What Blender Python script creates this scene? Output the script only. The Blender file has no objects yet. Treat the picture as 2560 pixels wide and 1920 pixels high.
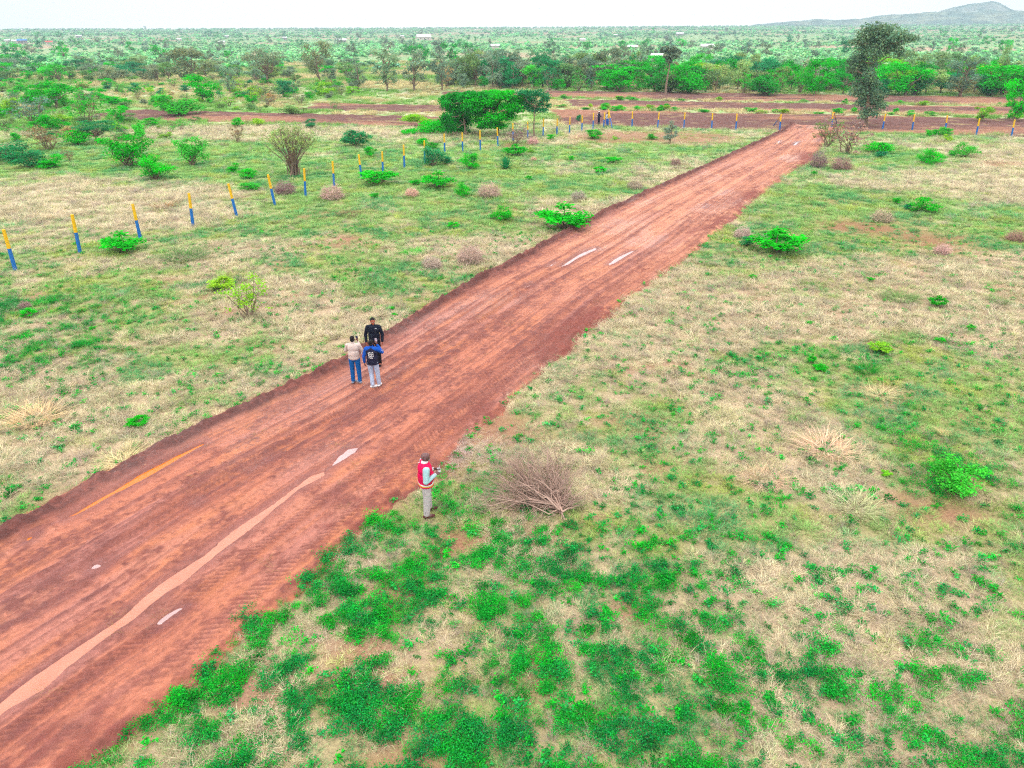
import bpy, bmesh, math, random
import numpy as np
from mathutils import Vector, Matrix, Euler
random.seed(7); RNG = np.random.default_rng(7)
sc = bpy.context.scene; COL = sc.collection
F = 1837.0; H = 10.8; PITCH = math.radians(25.6); ROLL = math.radians(0.3)

# ---------------------------------------------------------------- helpers
def lin(c):
    c = np.asarray(c, float) / 255.0
    return np.where(c <= 0.04045, c / 12.92, ((c + 0.055) / 1.055) ** 2.4)
ILL = 1.45
def alb(r, g, b):
    return tuple(float(v) for v in np.clip(lin((r, g, b)) / ILL, 0.004, 0.85))

def ray(px, py):
    u = (px - 1280) / F; v = (py - 960) / F
    u2 = u * math.cos(ROLL) + v * math.sin(ROLL); v2 = -u * math.sin(ROLL) + v * math.cos(ROLL)
    return (u2, math.cos(PITCH) - v2 * math.sin(PITCH), -(math.sin(PITCH) + v2 * math.cos(PITCH)))
def terrain(x, y):
    r = np.hypot(x, y); t = np.clip((r - 450) / 3000.0, 0, 1)
    return 26.0 * t * t * (3 - 2 * t)
def gp(px, py, z=0.0):
    """where the sight line through a measured point of the photograph meets the land"""
    d = ray(px, py); zz = z
    for k in range(30):
        t = (zz - H) / d[2] if d[2] < -1e-5 else 3000
        t = min(max(t, 0), 3800)
        n = float(terrain(d[0] * t, d[1] * t)) + z
        if abs(n - zz) < 1e-4: break
        zz = 0.5 * zz + 0.5 * n
    return (d[0] * t, d[1] * t, zz)
def spot(bx, by, ty, wpx):
    """base point, height and width in metres"""
    x, y, z = gp(bx, by)
    d = ray(bx, ty); t = math.hypot(x, y) / math.hypot(d[0], d[1])
    h = H + d[2] * t - z
    dep = y * math.cos(PITCH) - (z - H) * math.sin(PITCH)
    return Vector((x, y, z)), max(h, 0.05), wpx / F * dep

def vnoise(x, y, seed=0):
    x = np.asarray(x, float); y = np.asarray(y, float)
    ix = np.floor(x).astype(np.int64); iy = np.floor(y).astype(np.int64)
    fx = x - ix; fy = y - iy; fx = fx * fx * (3 - 2 * fx); fy = fy * fy * (3 - 2 * fy)
    def h(a, b):
        n = (a * 374761393 + b * 668265263 + seed * 1274126177) & 0xffffffff
        n = ((n ^ (n >> 13)) * 1274126177) & 0xffffffff
        n = (n ^ (n >> 16)) & 0xffffffff
        return n / 4294967295.0
    return (h(ix, iy) * (1 - fx) + h(ix + 1, iy) * fx) * (1 - fy) + (h(ix, iy + 1) * (1 - fx) + h(ix + 1, iy + 1) * fx) * fy
def fbm(x, y, seed=0, o=4):
    s = 0; a = 0.5; tot = 0
    for k in range(o):
        s = s + a * vnoise(x, y, seed + k * 17); tot += a; a *= 0.5; x = x * 2.03 + 5.1; y = y * 2.03 + 9.7
    return s / tot
def sstep(a, b, x):
    t = np.clip((x - a) / (b - a), 0, 1); return t * t * (3 - 2 * t)

def mesh_np(name, V, Fq, mat=None, colors=None, smooth=False, attrs=None):
    """V (n,3), Fq (m,k) k=3 or 4; colors per vertex"""
    me = bpy.data.meshes.new(name); V = np.asarray(V, np.float32); Fq = np.asarray(Fq, np.int32)
    m, k = Fq.shape
    me.vertices.add(len(V)); me.vertices.foreach_set('co', V.ravel())
    me.loops.add(m * k); me.loops.foreach_set('vertex_index', Fq.ravel())
    me.polygons.add(m); me.polygons.foreach_set('loop_start', np.arange(0, m * k, k, dtype=np.int32))
    me.polygons.foreach_set('use_smooth', np.full(m, smooth, bool))
    if colors is not None:
        at = me.attributes.new('col', 'FLOAT_COLOR', 'POINT')
        c = np.ones((len(V), 4), np.float32); c[:, :3] = colors; at.data.foreach_set('color', c.ravel())
    for an, av in (attrs or {}).items():
        at = me.attributes.new(an, 'FLOAT', 'POINT'); at.data.foreach_set('value', np.asarray(av, np.float32).ravel())
    me.update(calc_edges=True)
    if mat: me.materials.append(mat)
    return me
def link(name, me, parent=None, loc=None):
    o = bpy.data.objects.new(name, me); COL.objects.link(o)
    if parent: o.parent = parent
    if loc is not None: o.location = loc
    return o
def tag(o, label=None, cat=None, group=None, kind=None):
    if label: o['label'] = label
    if cat: o['category'] = cat
    if group: o['group'] = group
    if kind: o['kind'] = kind
    return o
def empty(name, loc, rz=0.0, label=None, cat=None, group=None):
    o = bpy.data.objects.new(name, None); COL.objects.link(o); o.empty_display_size = 0.2
    o.location = loc; o.rotation_euler = (0, 0, rz); return tag(o, label, cat, group)

# ---------------------------------------------------------------- materials
def new_mat(name):
    m = bpy.data.materials.new(name); m.use_nodes = True; nt = m.node_tree; nt.nodes.clear()
    out = nt.nodes.new('ShaderNodeOutputMaterial'); return m, nt, out
def N(nt, t, **kw):
    n = nt.nodes.new(t)
    for k, v in kw.items(): setattr(n, k, v)
    return n
def math_n(nt, op, a, b=None):
    n = N(nt, 'ShaderNodeMath', operation=op)
    for i, v in enumerate((a, b)):
        if v is None: continue
        if isinstance(v, (int, float)): n.inputs[i].default_value = v
        else: nt.links.new(v, n.inputs[i])
    return n.outputs[0]
def mixc(nt, f, a, b, mode='MIX'):
    n = N(nt, 'ShaderNodeMix', data_type='RGBA', blend_type=mode)
    for s, v in ((n.inputs[0], f), (n.inputs[6], a), (n.inputs[7], b)):
        if isinstance(v, (int, float)): s.default_value = v
        elif isinstance(v, tuple): s.default_value = (*v[:3], 1)
        else: nt.links.new(v, s)
    return n.outputs[2]
def noise_n(nt, vec, scale, detail=3, rough=0.6):
    n = N(nt, 'ShaderNodeTexNoise'); n.inputs['Scale'].default_value = scale
    n.inputs['Detail'].default_value = detail; n.inputs['Roughness'].default_value = rough
    nt.links.new(vec, n.inputs['Vector']); return n.outputs['Fac']
def ramp_n(nt, f, p0, p1, v0=0.0, v1=1.0):
    n = N(nt, 'ShaderNodeMapRange'); n.inputs[1].default_value = p0; n.inputs[2].default_value = p1
    n.inputs[3].default_value = v0; n.inputs[4].default_value = v1; nt.links.new(f, n.inputs[0]); return n.outputs[0]

def plain(name, c, rough=0.7, spec=0.3, var=0.12, scale=18, bump=0.0, metallic=0.0):
    m, nt, out = new_mat(name); b = N(nt, 'ShaderNodeBsdfPrincipled')
    tc = N(nt, 'ShaderNodeTexCoord'); f = noise_n(nt, tc.outputs['Object'], scale)
    k = ramp_n(nt, f, 0.25, 0.75, 1 - var, 1 + var)
    v = N(nt, 'ShaderNodeVectorMath', operation='SCALE'); v.inputs[0].default_value = c[:3]; nt.links.new(k, v.inputs['Scale'])
    nt.links.new(v.outputs[0], b.inputs['Base Color']); b.inputs['Roughness'].default_value = rough
    b.inputs['Specular IOR Level'].default_value = spec; b.inputs['Metallic'].default_value = metallic
    if bump:
        bp = N(nt, 'ShaderNodeBump'); bp.inputs['Strength'].default_value = bump; bp.inputs['Distance'].default_value = 0.01
        nt.links.new(f, bp.inputs['Height']); nt.links.new(bp.outputs[0], b.inputs['Normal'])
    nt.links.new(b.outputs[0], out.inputs[0]); return m

def leaf_mat(name, source, transl=0.35):
    """source: 'object' = colour of the plant, 'instance' = tint of the tuft"""
    m, nt, out = new_mat(name)
    if source == 'object': base = N(nt, 'ShaderNodeObjectInfo').outputs['Color']
    else: base = N(nt, 'ShaderNodeAttribute', attribute_type='INSTANCER', attribute_name='tint').outputs['Color']
    va = N(nt, 'ShaderNodeAttribute', attribute_type='GEOMETRY', attribute_name='col').outputs['Color']
    c = mixc(nt, 1.0, base, va, 'MULTIPLY')
    d = N(nt, 'ShaderNodeBsdfPrincipled'); d.inputs['Roughness'].default_value = 0.75
    d.inputs['Specular IOR Level'].default_value = 0.12
    t = N(nt, 'ShaderNodeBsdfTranslucent'); mx = N(nt, 'ShaderNodeMixShader'); mx.inputs[0].default_value = transl
    nt.links.new(c, d.inputs['Base Color']); nt.links.new(c, t.inputs['Color'])
    nt.links.new(d.outputs[0], mx.inputs[1]); nt.links.new(t.outputs[0], mx.inputs[2]); nt.links.new(mx.outputs[0], out.inputs[0])
    return m
M_leaf = leaf_mat('foliage', 'object'); M_tuft = leaf_mat('grass_blades', 'instance', 0.3)
M_bark = plain('bark', alb(156, 132, 116), 0.9, 0.1, 0.3, 9, 0.4)
M_twig = plain('dead_twigs', alb(178, 152, 144), 0.9, 0.1, 0.3, 5)
M_twigd = plain('dark_twigs', alb(135, 105, 105), 0.9, 0.1, 0.3, 5)

# ---------------------------------------------------------------- road frame
RD = np.array((0.52, 0.854)); RD = RD / np.linalg.norm(RD); RQ = np.array((RD[1], -RD[0]))
KK = 2560 / 2212
Lp = [(0,1137),(200,1030),(400,930),(600,845),(760,765),(850,712),(1000,622),(1150,545),(1300,465),(1450,398),(1560,350),(1690,292)]
Rp = [(150,1655),(300,1530),(450,1420),(540,1330),(700,1200),(830,1090),(900,1030),(1060,890),(1120,835),(1230,750),(1340,650),(1500,545),(1600,460),(1680,395),(1760,345),(1790,300)]
def edge(pp):
    w = np.array([gp(a * KK, b * KK)[:2] for a, b in pp]); s = w @ RD; q = w @ RQ
    o = np.argsort(s); return s[o], q[o]
Ls, Lq = edge(Lp); Rs, Rq = edge(Rp)
slo = (Lq[4] - Lq[0]) / (Ls[4] - Ls[0])
Ls = np.concatenate(([-30], Ls, [112])); Lq = np.concatenate(([Lq[0] + slo * (-30 - Ls[1])], Lq, [Lq[-1] - 2.0]))
slo = (Rq[4] - Rq[0]) / (Rs[4] - Rs[0])
Rs = np.concatenate(([-30], Rs, [112])); Rq = np.concatenate(([Rq[0] + slo * (-30 - Rs[1])], Rq, [Rq[-1] + 1.0]))
S_END = 103.5
def qlr(s):
    s = np.asarray(s, float)
    ql = np.interp(s, Ls, Lq) + 0.28 * (fbm(s * 0.9, s * 0 + 3, 5) - 0.5) + 0.16 * (fbm(s * 4, s * 0 + 3, 6) - .5)
    qr = np.interp(s, Rs, Rq) + 0.5 * (fbm(s * 0.7, s * 0 + 8, 7) - 0.5) + 0.25 * (fbm(s * 3.5, s * 0 + 3, 8) - .5)
    return ql, qr
def road_in(x, y):
    """metres inside the road (negative outside)"""
    x = np.asarray(x, float); y = np.asarray(y, float)
    s = x * RD[0] + y * RD[1]; q = x * RQ[0] + y * RQ[1]; ql, qr = qlr(s)
    return np.minimum(np.minimum(q - ql, qr - q), S_END - s)

# ploughed strips, in a frame where they run straight: b = y + .27 x
def strips_in(x, y):
    x = np.asarray(x, float); y = np.asarray(y, float); b = y + 0.27 * x + 1.6 * (fbm(x * .12, y * .12, 41) - .5); r = np.full(x.shape, -9.0)
    for x0, x1, b0, b1 in STRIPS:
        r = np.maximum(r, np.minimum(np.minimum(x - x0, x1 - x) * .5, np.minimum(b - b0, b1 - b)))
    return r
STRIPS = [(6, 130, 101.2, 122), (9, 130, 127.5, 141), (6, 130, 145.3, 162), (-62, -7, 95, 107.5), (-33, 0, 113.5, 125), (-14, 5, 146, 157)]

# ---------------------------------------------------------------- vegetation fields
def G(px, py, r):   # patch centre measured in the photograph, radius in metres
    x, y, _ = gp(px, py); return (x, y, r)
LUSH = [G(1000,1700,3.4),G(1250,1600,3.0),G(1500,1650,2.2),G(1450,1800,3),G(800,1450,2.2),G(950,1500,2.2),G(640,1620,1.6),G(1750,1900,1.6),G(1150,1350,1.6),G(1350,1470,1.8),G(880,1880,2.2),
        G(2100,1700,.8),G(2540,1880,1.6),G(2400,1200,1.6),G(60,820,3.4),G(30,760,2.5),G(140,860,1.5)]
GREEN = [G(300,390,12),G(120,370,9),G(500,420,7),G(820,520,4),G(1000,560,5),G(1150,520,5),G(1250,560,4),G(1300,450,7),G(1000,420,8),G(1120,400,8),G(900,450,6),G(2050,600,6),G(2200,560,6),G(2350,530,6),G(2500,600,4),
         G(2000,500,5),G(2150,420,6),G(2300,400,6),G(560,560,3),G(300,600,3),G(2150,900,3),G(2300,880,2.5),G(2100,1050,3),G(2400,1000,3),G(2300,1350,3),G(1900,900,2),G(1550,470,5),
         G(700,350,12),G(200,290,14),G(450,260,14),G(1500,390,6),G(1700,380,6),G(760,650,3),G(950,700,2.5),G(250,700,3),G(400,780,3),G(300,900,2.5),G(560,900,2),G(1800,1300,2),G(2500,1500,2),G(1700,600,1)]
STRAW = [G(100,480,9),G(300,470,7),G(500,620,4),G(700,620,4),G(450,530,4),G(120,1000,2.6),G(60,920,2.5),G(250,1080,1.6),G(1650,830,3),G(1750,780,3),G(1600,930,2.5),G(2300,780,6),G(2450,760,5),G(2530,850,3),G(2050,1110,1.5),
         G(1950,1170,1.5),G(2150,1250,1.4),G(2450,1550,2),G(600,760,4),G(750,780,3),G(850,830,2),G(900,330,8),G(620,330,10),G(700,1010,1.6),G(300,1170,1.2),G(1400,640,4),G(1250,620,4),G(1900,800,4),G(2500,400,8),G(2400,470,8),
         G(1700,460,5),G(1560,520,4),G(1450,560,4),G(1850,1000,3),G(2000,1450,2.5),G(2200,1650,2.5),G(1300,1400,1),G(2500,680,4),G(1450,1180,1.4)]
BARE = [G(1130,1120,.8),G(1260,1100,1.3),G(1120,1180,.7),G(1000,1900,.8),G(880,1560,.7),G(960,1660,.6),G(1130,1320,.6),G(1500,345,4),G(1600,342,4),G(1700,345,4),G(1780,350,4),G(1560,350,5),G(1740,355,3),G(650,1700,.9),G(1000,1440,.6),
        G(1600,1560,.6),G(1330,1700,.5),G(2150,575,2.5),G(2350,620,3),G(2500,420,3),G(870,600,1.6),G(1060,1030,1),G(2250,1000,1),G(1400,600,1),G(2330,1290,.8),G(1280,365,3),G(2060,410,2)]
def patches(L, x, y):
    v = np.zeros(np.shape(x))
    for a, b, r in L:
        d2 = ((x - a) ** 2 + (y - b) ** 2) / (r * r); v = v + np.exp(-d2 * 1.1)
    return v
def veg(x, y):
    wx = x + 2.2 * (fbm(x * .35, y * .35, 71) - .5); wy = y + 2.2 * (fbm(x * .35 + 9, y * .35, 72) - .5)
    n1 = fbm(x * 0.22, y * 0.22, 11); n2 = fbm(x * 0.9, y * 0.9, 12); n3 = fbm(x * 0.07, y * 0.07, 13)
    lush = np.clip(patches(LUSH, wx, wy), 0, 1.2) * sstep(.34, .58, n2 + .1)
    n5 = fbm(x * 2.6, y * 2.6, 14); green = (n1 - .5) * 1.7 + (n2 - .5) * 2.0 + (n5 - .5) * 1.5 + (n3 - .5) * 1.0 + .9 * np.clip(patches(GREEN, wx, wy), 0, 1.1) - 1.15 * np.clip(patches(STRAW, wx, wy), 0, 1.1) - .02
    bare = np.clip(patches(BARE, wx, wy), 0, 1) + sstep(.64, .78, fbm(x * .5, y * .5, 15)) * .6
    # trodden verge beside the road
    d = road_in(x, y); bare = bare + sstep(-.7, -.05, d) * .8
    return sstep(-.70, .75, green + .10), np.clip(bare, 0, 1), lush

C_STRAW = np.array(alb(228, 218, 188)) * 1.25; C_GREEN = np.array(alb(146, 196, 112)) * 1.32; C_LUSH = np.array(alb(30, 168, 84)) * 1.15
C_SOIL = np.array(alb(158, 98, 84)); C_TEAL = np.array(alb(96, 178, 112)) * 1.25; C_GREY = np.array(alb(206, 190, 180)) * 1.2
C_LEAF = np.array(alb(14, 184, 36)) * 1.2; C_YEL = np.array(alb(196, 204, 100)) * 1.25

# ---------------------------------------------------------------- the land
def axis(lo, hi, fine, cen0, cen1, grow):
    a = [cen0]
    while a[-1] < cen1: a.append(a[-1] + fine)
    st = fine
    while a[-1] < hi: st *= grow; a.append(a[-1] + st)
    st = fine; b = [cen0]
    while b[-1] > lo: st *= grow; b.append(b[-1] - st)
    return np.array(b[::-1][:-1] + a)
def build_ground():
    xs = axis(-4250, 4250, 0.42, -45, 62, 1.035); ys = axis(-900, 4250, 0.42, -4, 62, 1.028)
    X, Y = np.meshgrid(xs, ys); x = X.ravel(); y = Y.ravel()
    din = road_in(x, y); g, bare, lush = veg(x, y)
    z = terrain(x, y) + 0.10 * (fbm(x * .3, y * .3, 21) - .5) * sstep(2, 30, np.abs(x) + y)
    z = np.where(din > 0.25, -0.3, z); st = strips_in(x, y); z = np.where(st > 0.8, z - .25, z)
    far = sstep(110, 260, np.hypot(x, y)); vfar = sstep(300, 1500, np.hypot(x, y))
    gg = g[:, None]; c = C_STRAW * .80 * (1 - gg) + C_GREEN * .72 * gg
    # nearer ground between the tufts is soil and litter
    near = 1 - sstep(35, 80, np.hypot(x, y)); under = np.array(alb(176, 144, 116))
    c = c * (1 - .62 * near[:, None]) + under * .62 * near[:, None]
    b = np.clip(bare, 0, 1)[:, None] * .8; c = c * (1 - b) + (C_SOIL * .75 + under * .25) * b
    f1 = fbm(x * .012, y * .006, 31)[:, None]; f2 = fbm(x * .05, y * .02, 32)[:, None]
    fc = np.array(alb(176, 196, 150)) * (1 - f1) + np.array(alb(124, 184, 124)) * f1
    tanm = sstep(.50, .66, f1 * .7 + f2 * .3); fc = fc * (1 - tanm) + np.array(alb(196, 176, 150)) * tanm
    c = c * (1 - far[:, None]) + fc * far[:, None]
    nx, ny = len(xs), len(ys); i = np.arange(nx * ny).reshape(ny, nx)
    Fq = np.stack((i[:-1, :-1], i[:-1, 1:], i[1:, 1:], i[1:, :-1]), -1).reshape(-1, 4)
    m, nt, out = new_mat('ground'); bs = N(nt, 'ShaderNodeBsdfPrincipled'); bs.inputs['Roughness'].default_value = .95; bs.inputs['Specular IOR Level'].default_value = .08
    at = N(nt, 'ShaderNodeAttribute', attribute_name='col').outputs['Color']; tc = N(nt, 'ShaderNodeTexCoord').outputs['Object']
    n1 = noise_n(nt, tc, 2.2, 6, .7); n2 = noise_n(nt, tc, 14, 5, .75); n3 = noise_n(nt, tc, .35, 6, .7)
    a = mixc(nt, ramp_n(nt, n1, .42, .62, 0, .55), at, alb(120, 148, 78)); a = mixc(nt, ramp_n(nt, n2, .48, .62, 0, .6), at, a)
    k = math_n(nt, 'MULTIPLY', ramp_n(nt, n2, .3, .7, .62, 1.38), ramp_n(nt, n3, .3, .7, .85, 1.15))
    v = N(nt, 'ShaderNodeVectorMath', operation='SCALE'); nt.links.new(a, v.inputs[0]); nt.links.new(k, v.inputs['Scale'])
    nt.links.new(v.outputs[0], bs.inputs['Base Color'])
    bp = N(nt, 'ShaderNodeBump'); bp.inputs['Strength'].default_value = .6; bp.inputs['Distance'].default_value = .05; nt.links.new(n2, bp.inputs['Height']); nt.links.new(bp.outputs[0], bs.inputs['Normal'])
    nt.links.new(bs.outputs[0], out.inputs[0])
    return tag(link('ground', mesh_np('ground', np.stack((x, y, z), 1), Fq, m, c, True)), kind='structure')
build_ground()

# ---------------------------------------------------------------- dirt road and puddles
def pl(*a): return [tuple(p) for p in a]
PUD = {
 'long': ([(-60,1790),(0,1739),(78,1678),(194,1603),(292,1540),(389,1459),(412,1442),(505,1382),(583,1319),(680,1257),(774,1187),(809,1175),(808,1184),(739,1222),(676,1273),(606,1329),(536,1378),(451,1450),(412,1471),(330,1537),(233,1603),(155,1661),(97,1712),(0,1766),(-60,1815)], 'pink'),
 'tail': ([(818,1168),(845,1135),(870,1117),(898,1114),(890,1128),(850,1152),(826,1166)], 'grey'),
 'orange': ([(155,1286),(187,1270),(233,1243),(280,1218),(350,1175),(408,1146),(505,1100),(512,1103),(466,1128),(404,1163),(350,1193),(285,1224),(240,1250),(194,1274),(158,1288)], 'orange'),
 'spot': ([(58,1338),(66,1330),(80,1328),(76,1336),(66,1343)], 'orange'),
 'slick': ([(214,1412),(226,1400),(243,1394),(260,1402),(240,1413),(222,1417)], 'grey'),
 'side': ([(372,1555),(392,1536),(412,1522),(440,1508),(458,1508),(448,1520),(420,1538),(396,1556)], 'grey'),
 'thin': ([(342,1540),(370,1519),(400,1496),(415,1486),(408,1500),(380,1520),(350,1541)], 'grey'),
 'midleft': ([(1402,668),(1420,655),(1448,638),(1470,628),(1494,620),(1498,626),(1472,638),(1450,648),(1425,664),(1408,670)], 'grey'),
 'midright': ([(1520,664),(1535,652),(1555,641),(1580,630),(1592,630),(1580,638),(1560,650),(1540,662),(1526,666)], 'grey'),
 'sliver': ([(1370,668),(1390,656),(1398,655),(1382,667)], 'grey'),
 'blink': ([(1315,716),(1330,710),(1336,712),(1322,720)], 'grey'),
 'farleft': ([(1942,368),(1952,359),(1960,358),(1952,367)], 'grey'),
 'farright': ([(1985,371),(1997,362),(2005,361),(1996,371)], 'grey'),
 'smear': ([(612,1168),(640,1150),(662,1144),(650,1156),(624,1170)], 'grey'),
 'bluespot': ([(478,1252),(492,1243),(498,1247),(486,1256)], 'grey'),
 'farblink': ([(1762,526),(1774,517),(1778,519),(1768,528)], 'grey'),
}
ZW = 0.075
def poly_inside(x, y, P):
    ins = np.zeros(x.shape, bool); d = np.full(x.shape, 1e9); n = len(P)
    for i in range(n):
        ax, ay = P[i]; bx, by = P[(i + 1) % n]
        c = ((ay > y) != (by > y)) & (x < (bx - ax) * (y - ay) / ((by - ay) + 1e-12) + ax); ins ^= c
        ex, ey = bx - ax, by - ay; t = np.clip(((x - ax) * ex + (y - ay) * ey) / (ex * ex + ey * ey + 1e-9), 0, 1)
        d = np.minimum(d, np.hypot(x - ax - t * ex, y - ay - t * ey))
    return np.where(ins, d, -d)
PW = {k: ([gp(a, b, ZW)[:2] for a, b in v[0]], v[1]) for k, v in PUD.items()}

def build_road():
    ss = [-12.0]
    while ss[-1] < S_END:
        s = ss[-1]; ss.append(s + (0.055 if s < 30 else 0.055 + (s - 30) * 0.0018))
    ss = np.array(ss); nq = 210; u = np.linspace(0, 1, nq)
    ql, qr = qlr(ss); M = .35; S = np.repeat(ss[:, None], nq, 1); Q = (ql - M)[:, None] + (qr - ql + 2 * M)[:, None] * u[None, :]
    s = S.ravel(); q = Q.ravel(); QL = np.repeat(ql, nq); QR = np.repeat(qr, nq); W = QR - QL
    QLs = np.repeat(np.interp(ss, Ls, Lq), nq); QRs = np.repeat(np.interp(ss, Rs, Rq), nq); f = (q - QLs) / (QRs - QLs); x = s * RD[0] + q * RQ[0]; y = s * RD[1] + q * RQ[1]
    ff = f + .006 * (fbm(s * .10, s * 0 + 4, 50) - .5); streak = .34 * vnoise(s * .022, ff * 11, 151) + .28 * vnoise(s * .03, ff * 26, 152) + .22 * vnoise(s * .05, ff * 55, 153) + .16 * vnoise(s * .12, ff * 100, 154); streak2 = .5 * vnoise(s * .08, ff * 70, 155) + .5 * vnoise(s * .2, ff * 125, 156); patch = fbm(s * .35, q * .6, 53); fine = fbm(s * 6, q * 7, 54, 4); clod = fbm(s * 3.2, q * 4.2, 55, 4)
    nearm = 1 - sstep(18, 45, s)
    cm = sstep(.46, .60, patch * .45 + streak * .55 + .02 * nearm)           # rough, churned
    dl = q - QL; dr = QR - q
    bankw = .75 + .25 * fbm(s * .5, s * 0, 61)
    bank = np.exp(-((dl - .35) / (.33 * bankw)) ** 2); bankr = np.exp(-((dr - .25) / .28) ** 2) * sstep(.3, .6, fbm(s * .3, s * 0 + 2, 62))
    z = .125 + .05 * (streak - .5) * 2 + .022 * (streak2 - .5) * 2
    for fc, wd, dp in ((.20, .035, .02), (.27, .03, .02), (.43, .04, .025), (.60, .03, .02), (.66, .03, .02), (.83, .045, .03), (.77, .03, .015)):
        fw = fc + .02 * (fbm(s * .12, s * 0 + fc * 50, 63) - .5); e = np.exp(-((f - fw) / wd) ** 2); z = z - dp * e; cm = cm * (1 - .35 * e)
    z = z + cm * (.07 * np.clip(clod - .42, 0, 1) * 2 + .03 * (fine - .5)) + .008 * (fine - .5)
    z = z + bank * (.17 + .30 * (clod - .45) + .10 * (fine - .5)) + bankr * (.06 + .14 * (clod - .45))
    blot = fbm(s * 1.1, q * 2.2, 68); grit = fbm(s * 9, q * 11, 69, 3); z = z + .03 * (blot - .5) + .035 * np.clip(grit - .55, 0, 1)
    # tyre lug prints
    tread = np.zeros(s.shape)
    for fc, wd, ph, sh in ((.885, .035, .17, 1), (.94, .03, .17, -1), (.40, .02, .15, 1), (.80, .022, .16, -1)):
        e = np.exp(-((f - fc) / wd) ** 4) * sstep(.30, .46, fbm(s * .1, s * 0 + fc * 9, 64)); sg = np.sign(np.sin((s + sh * (q * .8)) * 2 * math.pi / ph)); z = z + .016 * e * sg; tread = tread + e * (sg < 0)
    # edges run down under the grass
    e = sstep(-.30, .02, np.minimum(dl, dr)); z = z * e - .12 * (1 - e)
    pd = np.full(x.shape, -9.)
    for P, k in PW.values():
        a = np.array(P); lo = a.min(0) - .6; hi = a.max(0) + .6; w = np.where((x > lo[0]) & (x < hi[0]) & (y > lo[1]) & (y < hi[1]))[0]
        if len(w): pd[w] = np.maximum(pd[w], poly_inside(x[w], y[w], P) + {'pink': .0, 'orange': -.02, 'grey': -.05}[k])
    pj = pd + .04 * (fine - .5) + .05 * (clod - .5); bowl = sstep(-.07, .05, pj)
    z = z * (1 - bowl) + (ZW - .03) * bowl; z = np.where((pj < -.02) & (z < ZW + .006), ZW + .006 + .01 * fine, z)
    z = np.where(np.minimum(dl, dr) < -.05, np.minimum(z, .1 * sstep(-.35, -.02, np.minimum(dl, dr)) - .06 + z * .5), z)
    tend = sstep(S_END - 1.5, S_END, s); z = z - tend * .15
    # road colours: soils, painted wet sheen, darkened lug prints
    C = lambda *a: np.array(alb(*a))
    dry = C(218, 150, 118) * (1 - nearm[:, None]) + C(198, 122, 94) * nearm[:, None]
    orange = C(208, 128, 84); mud = C(186, 118, 94) * (1 - nearm[:, None]) + C(160, 92, 74) * nearm[:, None]; dark = C(122, 72, 70); wet_sheen = C(176, 130, 134)
    wetn = fbm(s * .15, q * .35, 57)
    line = sstep(.5, .62, fbm(s * .02 + 7, f * 42, 67, 2)); m1 = np.clip(.15 * line + sstep(.42, .62, streak) * (.6 + .3 * nearm) + .18 * cm, 0, 1)[:, None]
    c = dry * (1 - m1) + mud * m1
    o = (sstep(.5, .7, fbm(s * .25 + 40, f * 9, 58)) * .6 * nearm)[:, None]; c = c * (1 - o) + orange * o
    o = sstep(.52, .72, fbm(s * .18 + 20, f * 14, 59))[:, None] * .28; c = c * (1 - o) + wet_sheen * o  # purplish wet sheen put into the colour in streaks
    d = np.clip(cm * sstep(.44, .62, clod) * (.45 + .3 * nearm) + sstep(.51, .60, clod * .4 + fine * .6) * .5 * (.35 + .65 * cm) + sstep(.56, .68, streak2) * .5, 0, 1)[:, None]; d = d * .85; c = c * (1 - d) + dark * d
    d = (np.clip(tread, 0, 1) * .55)[:, None]; c = c * (1 - d) + dark * d  # low halves of the lug prints darkened to show up more
    bk = np.clip(bank * 1.7 * (.75 + .5 * clod), 0, 1)[:, None]; c = c * (1 - bk) + C(104, 62, 58) * bk
    br = np.clip(sstep(1.6, .5, dr) * sstep(.42, .58, patch * .6 + clod * .4) * .8, 0, 1)[:, None]; c = c * (1 - br) + C(140, 74, 66) * br
    pur = sstep(-.45, -.05, pd)[:, None] * .55; c = c * (1 - pur) + C(132, 76, 76) * pur
    d = np.clip(sstep(.52, .66, blot) * .40 + sstep(.53, .63, grit * .7 + blot * .3) * .6, 0, 1)[:, None] * (.55 + .45 * nearm[:, None]); c = c * (1 - d) + (dark * .6 + mud * .4) * d
    c = c * .92 + c.mean(1, keepdims=True) * .08; c = c * (.90 + .32 * fine[:, None])
    wet = np.clip(sstep(.55, .7, wetn) * .7 * (1 - cm) + sstep(-.35, 0, pd) * .6, 0, 1)
    i = np.arange(len(ss) * nq).reshape(len(ss), nq); Fq = np.stack((i[:-1, :-1], i[:-1, 1:], i[1:, 1:], i[1:, :-1]), -1).reshape(-1, 4)
    m, nt, out = new_mat('red_soil'); b = N(nt, 'ShaderNodeBsdfPrincipled'); b.inputs['Specular IOR Level'].default_value = .3
    at = N(nt, 'ShaderNodeAttribute', attribute_name='col').outputs['Color']; tc = N(nt, 'ShaderNodeTexCoord').outputs['Object']
    n1 = noise_n(nt, tc, 9, 6, .7); n2 = noise_n(nt, tc, 45, 3, .7)
    k = math_n(nt, 'MULTIPLY', ramp_n(nt, n1, .3, .7, .8, 1.2), ramp_n(nt, n2, .3, .7, .86, 1.14))
    v = N(nt, 'ShaderNodeVectorMath', operation='SCALE'); nt.links.new(at, v.inputs[0]); nt.links.new(k, v.inputs['Scale']); nt.links.new(v.outputs[0], b.inputs['Base Color'])
    w = N(nt, 'ShaderNodeAttribute', attribute_name='wet').outputs['Fac']; nt.links.new(ramp_n(nt, w, 0, 1, .9, .28), b.inputs['Roughness'])
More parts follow.
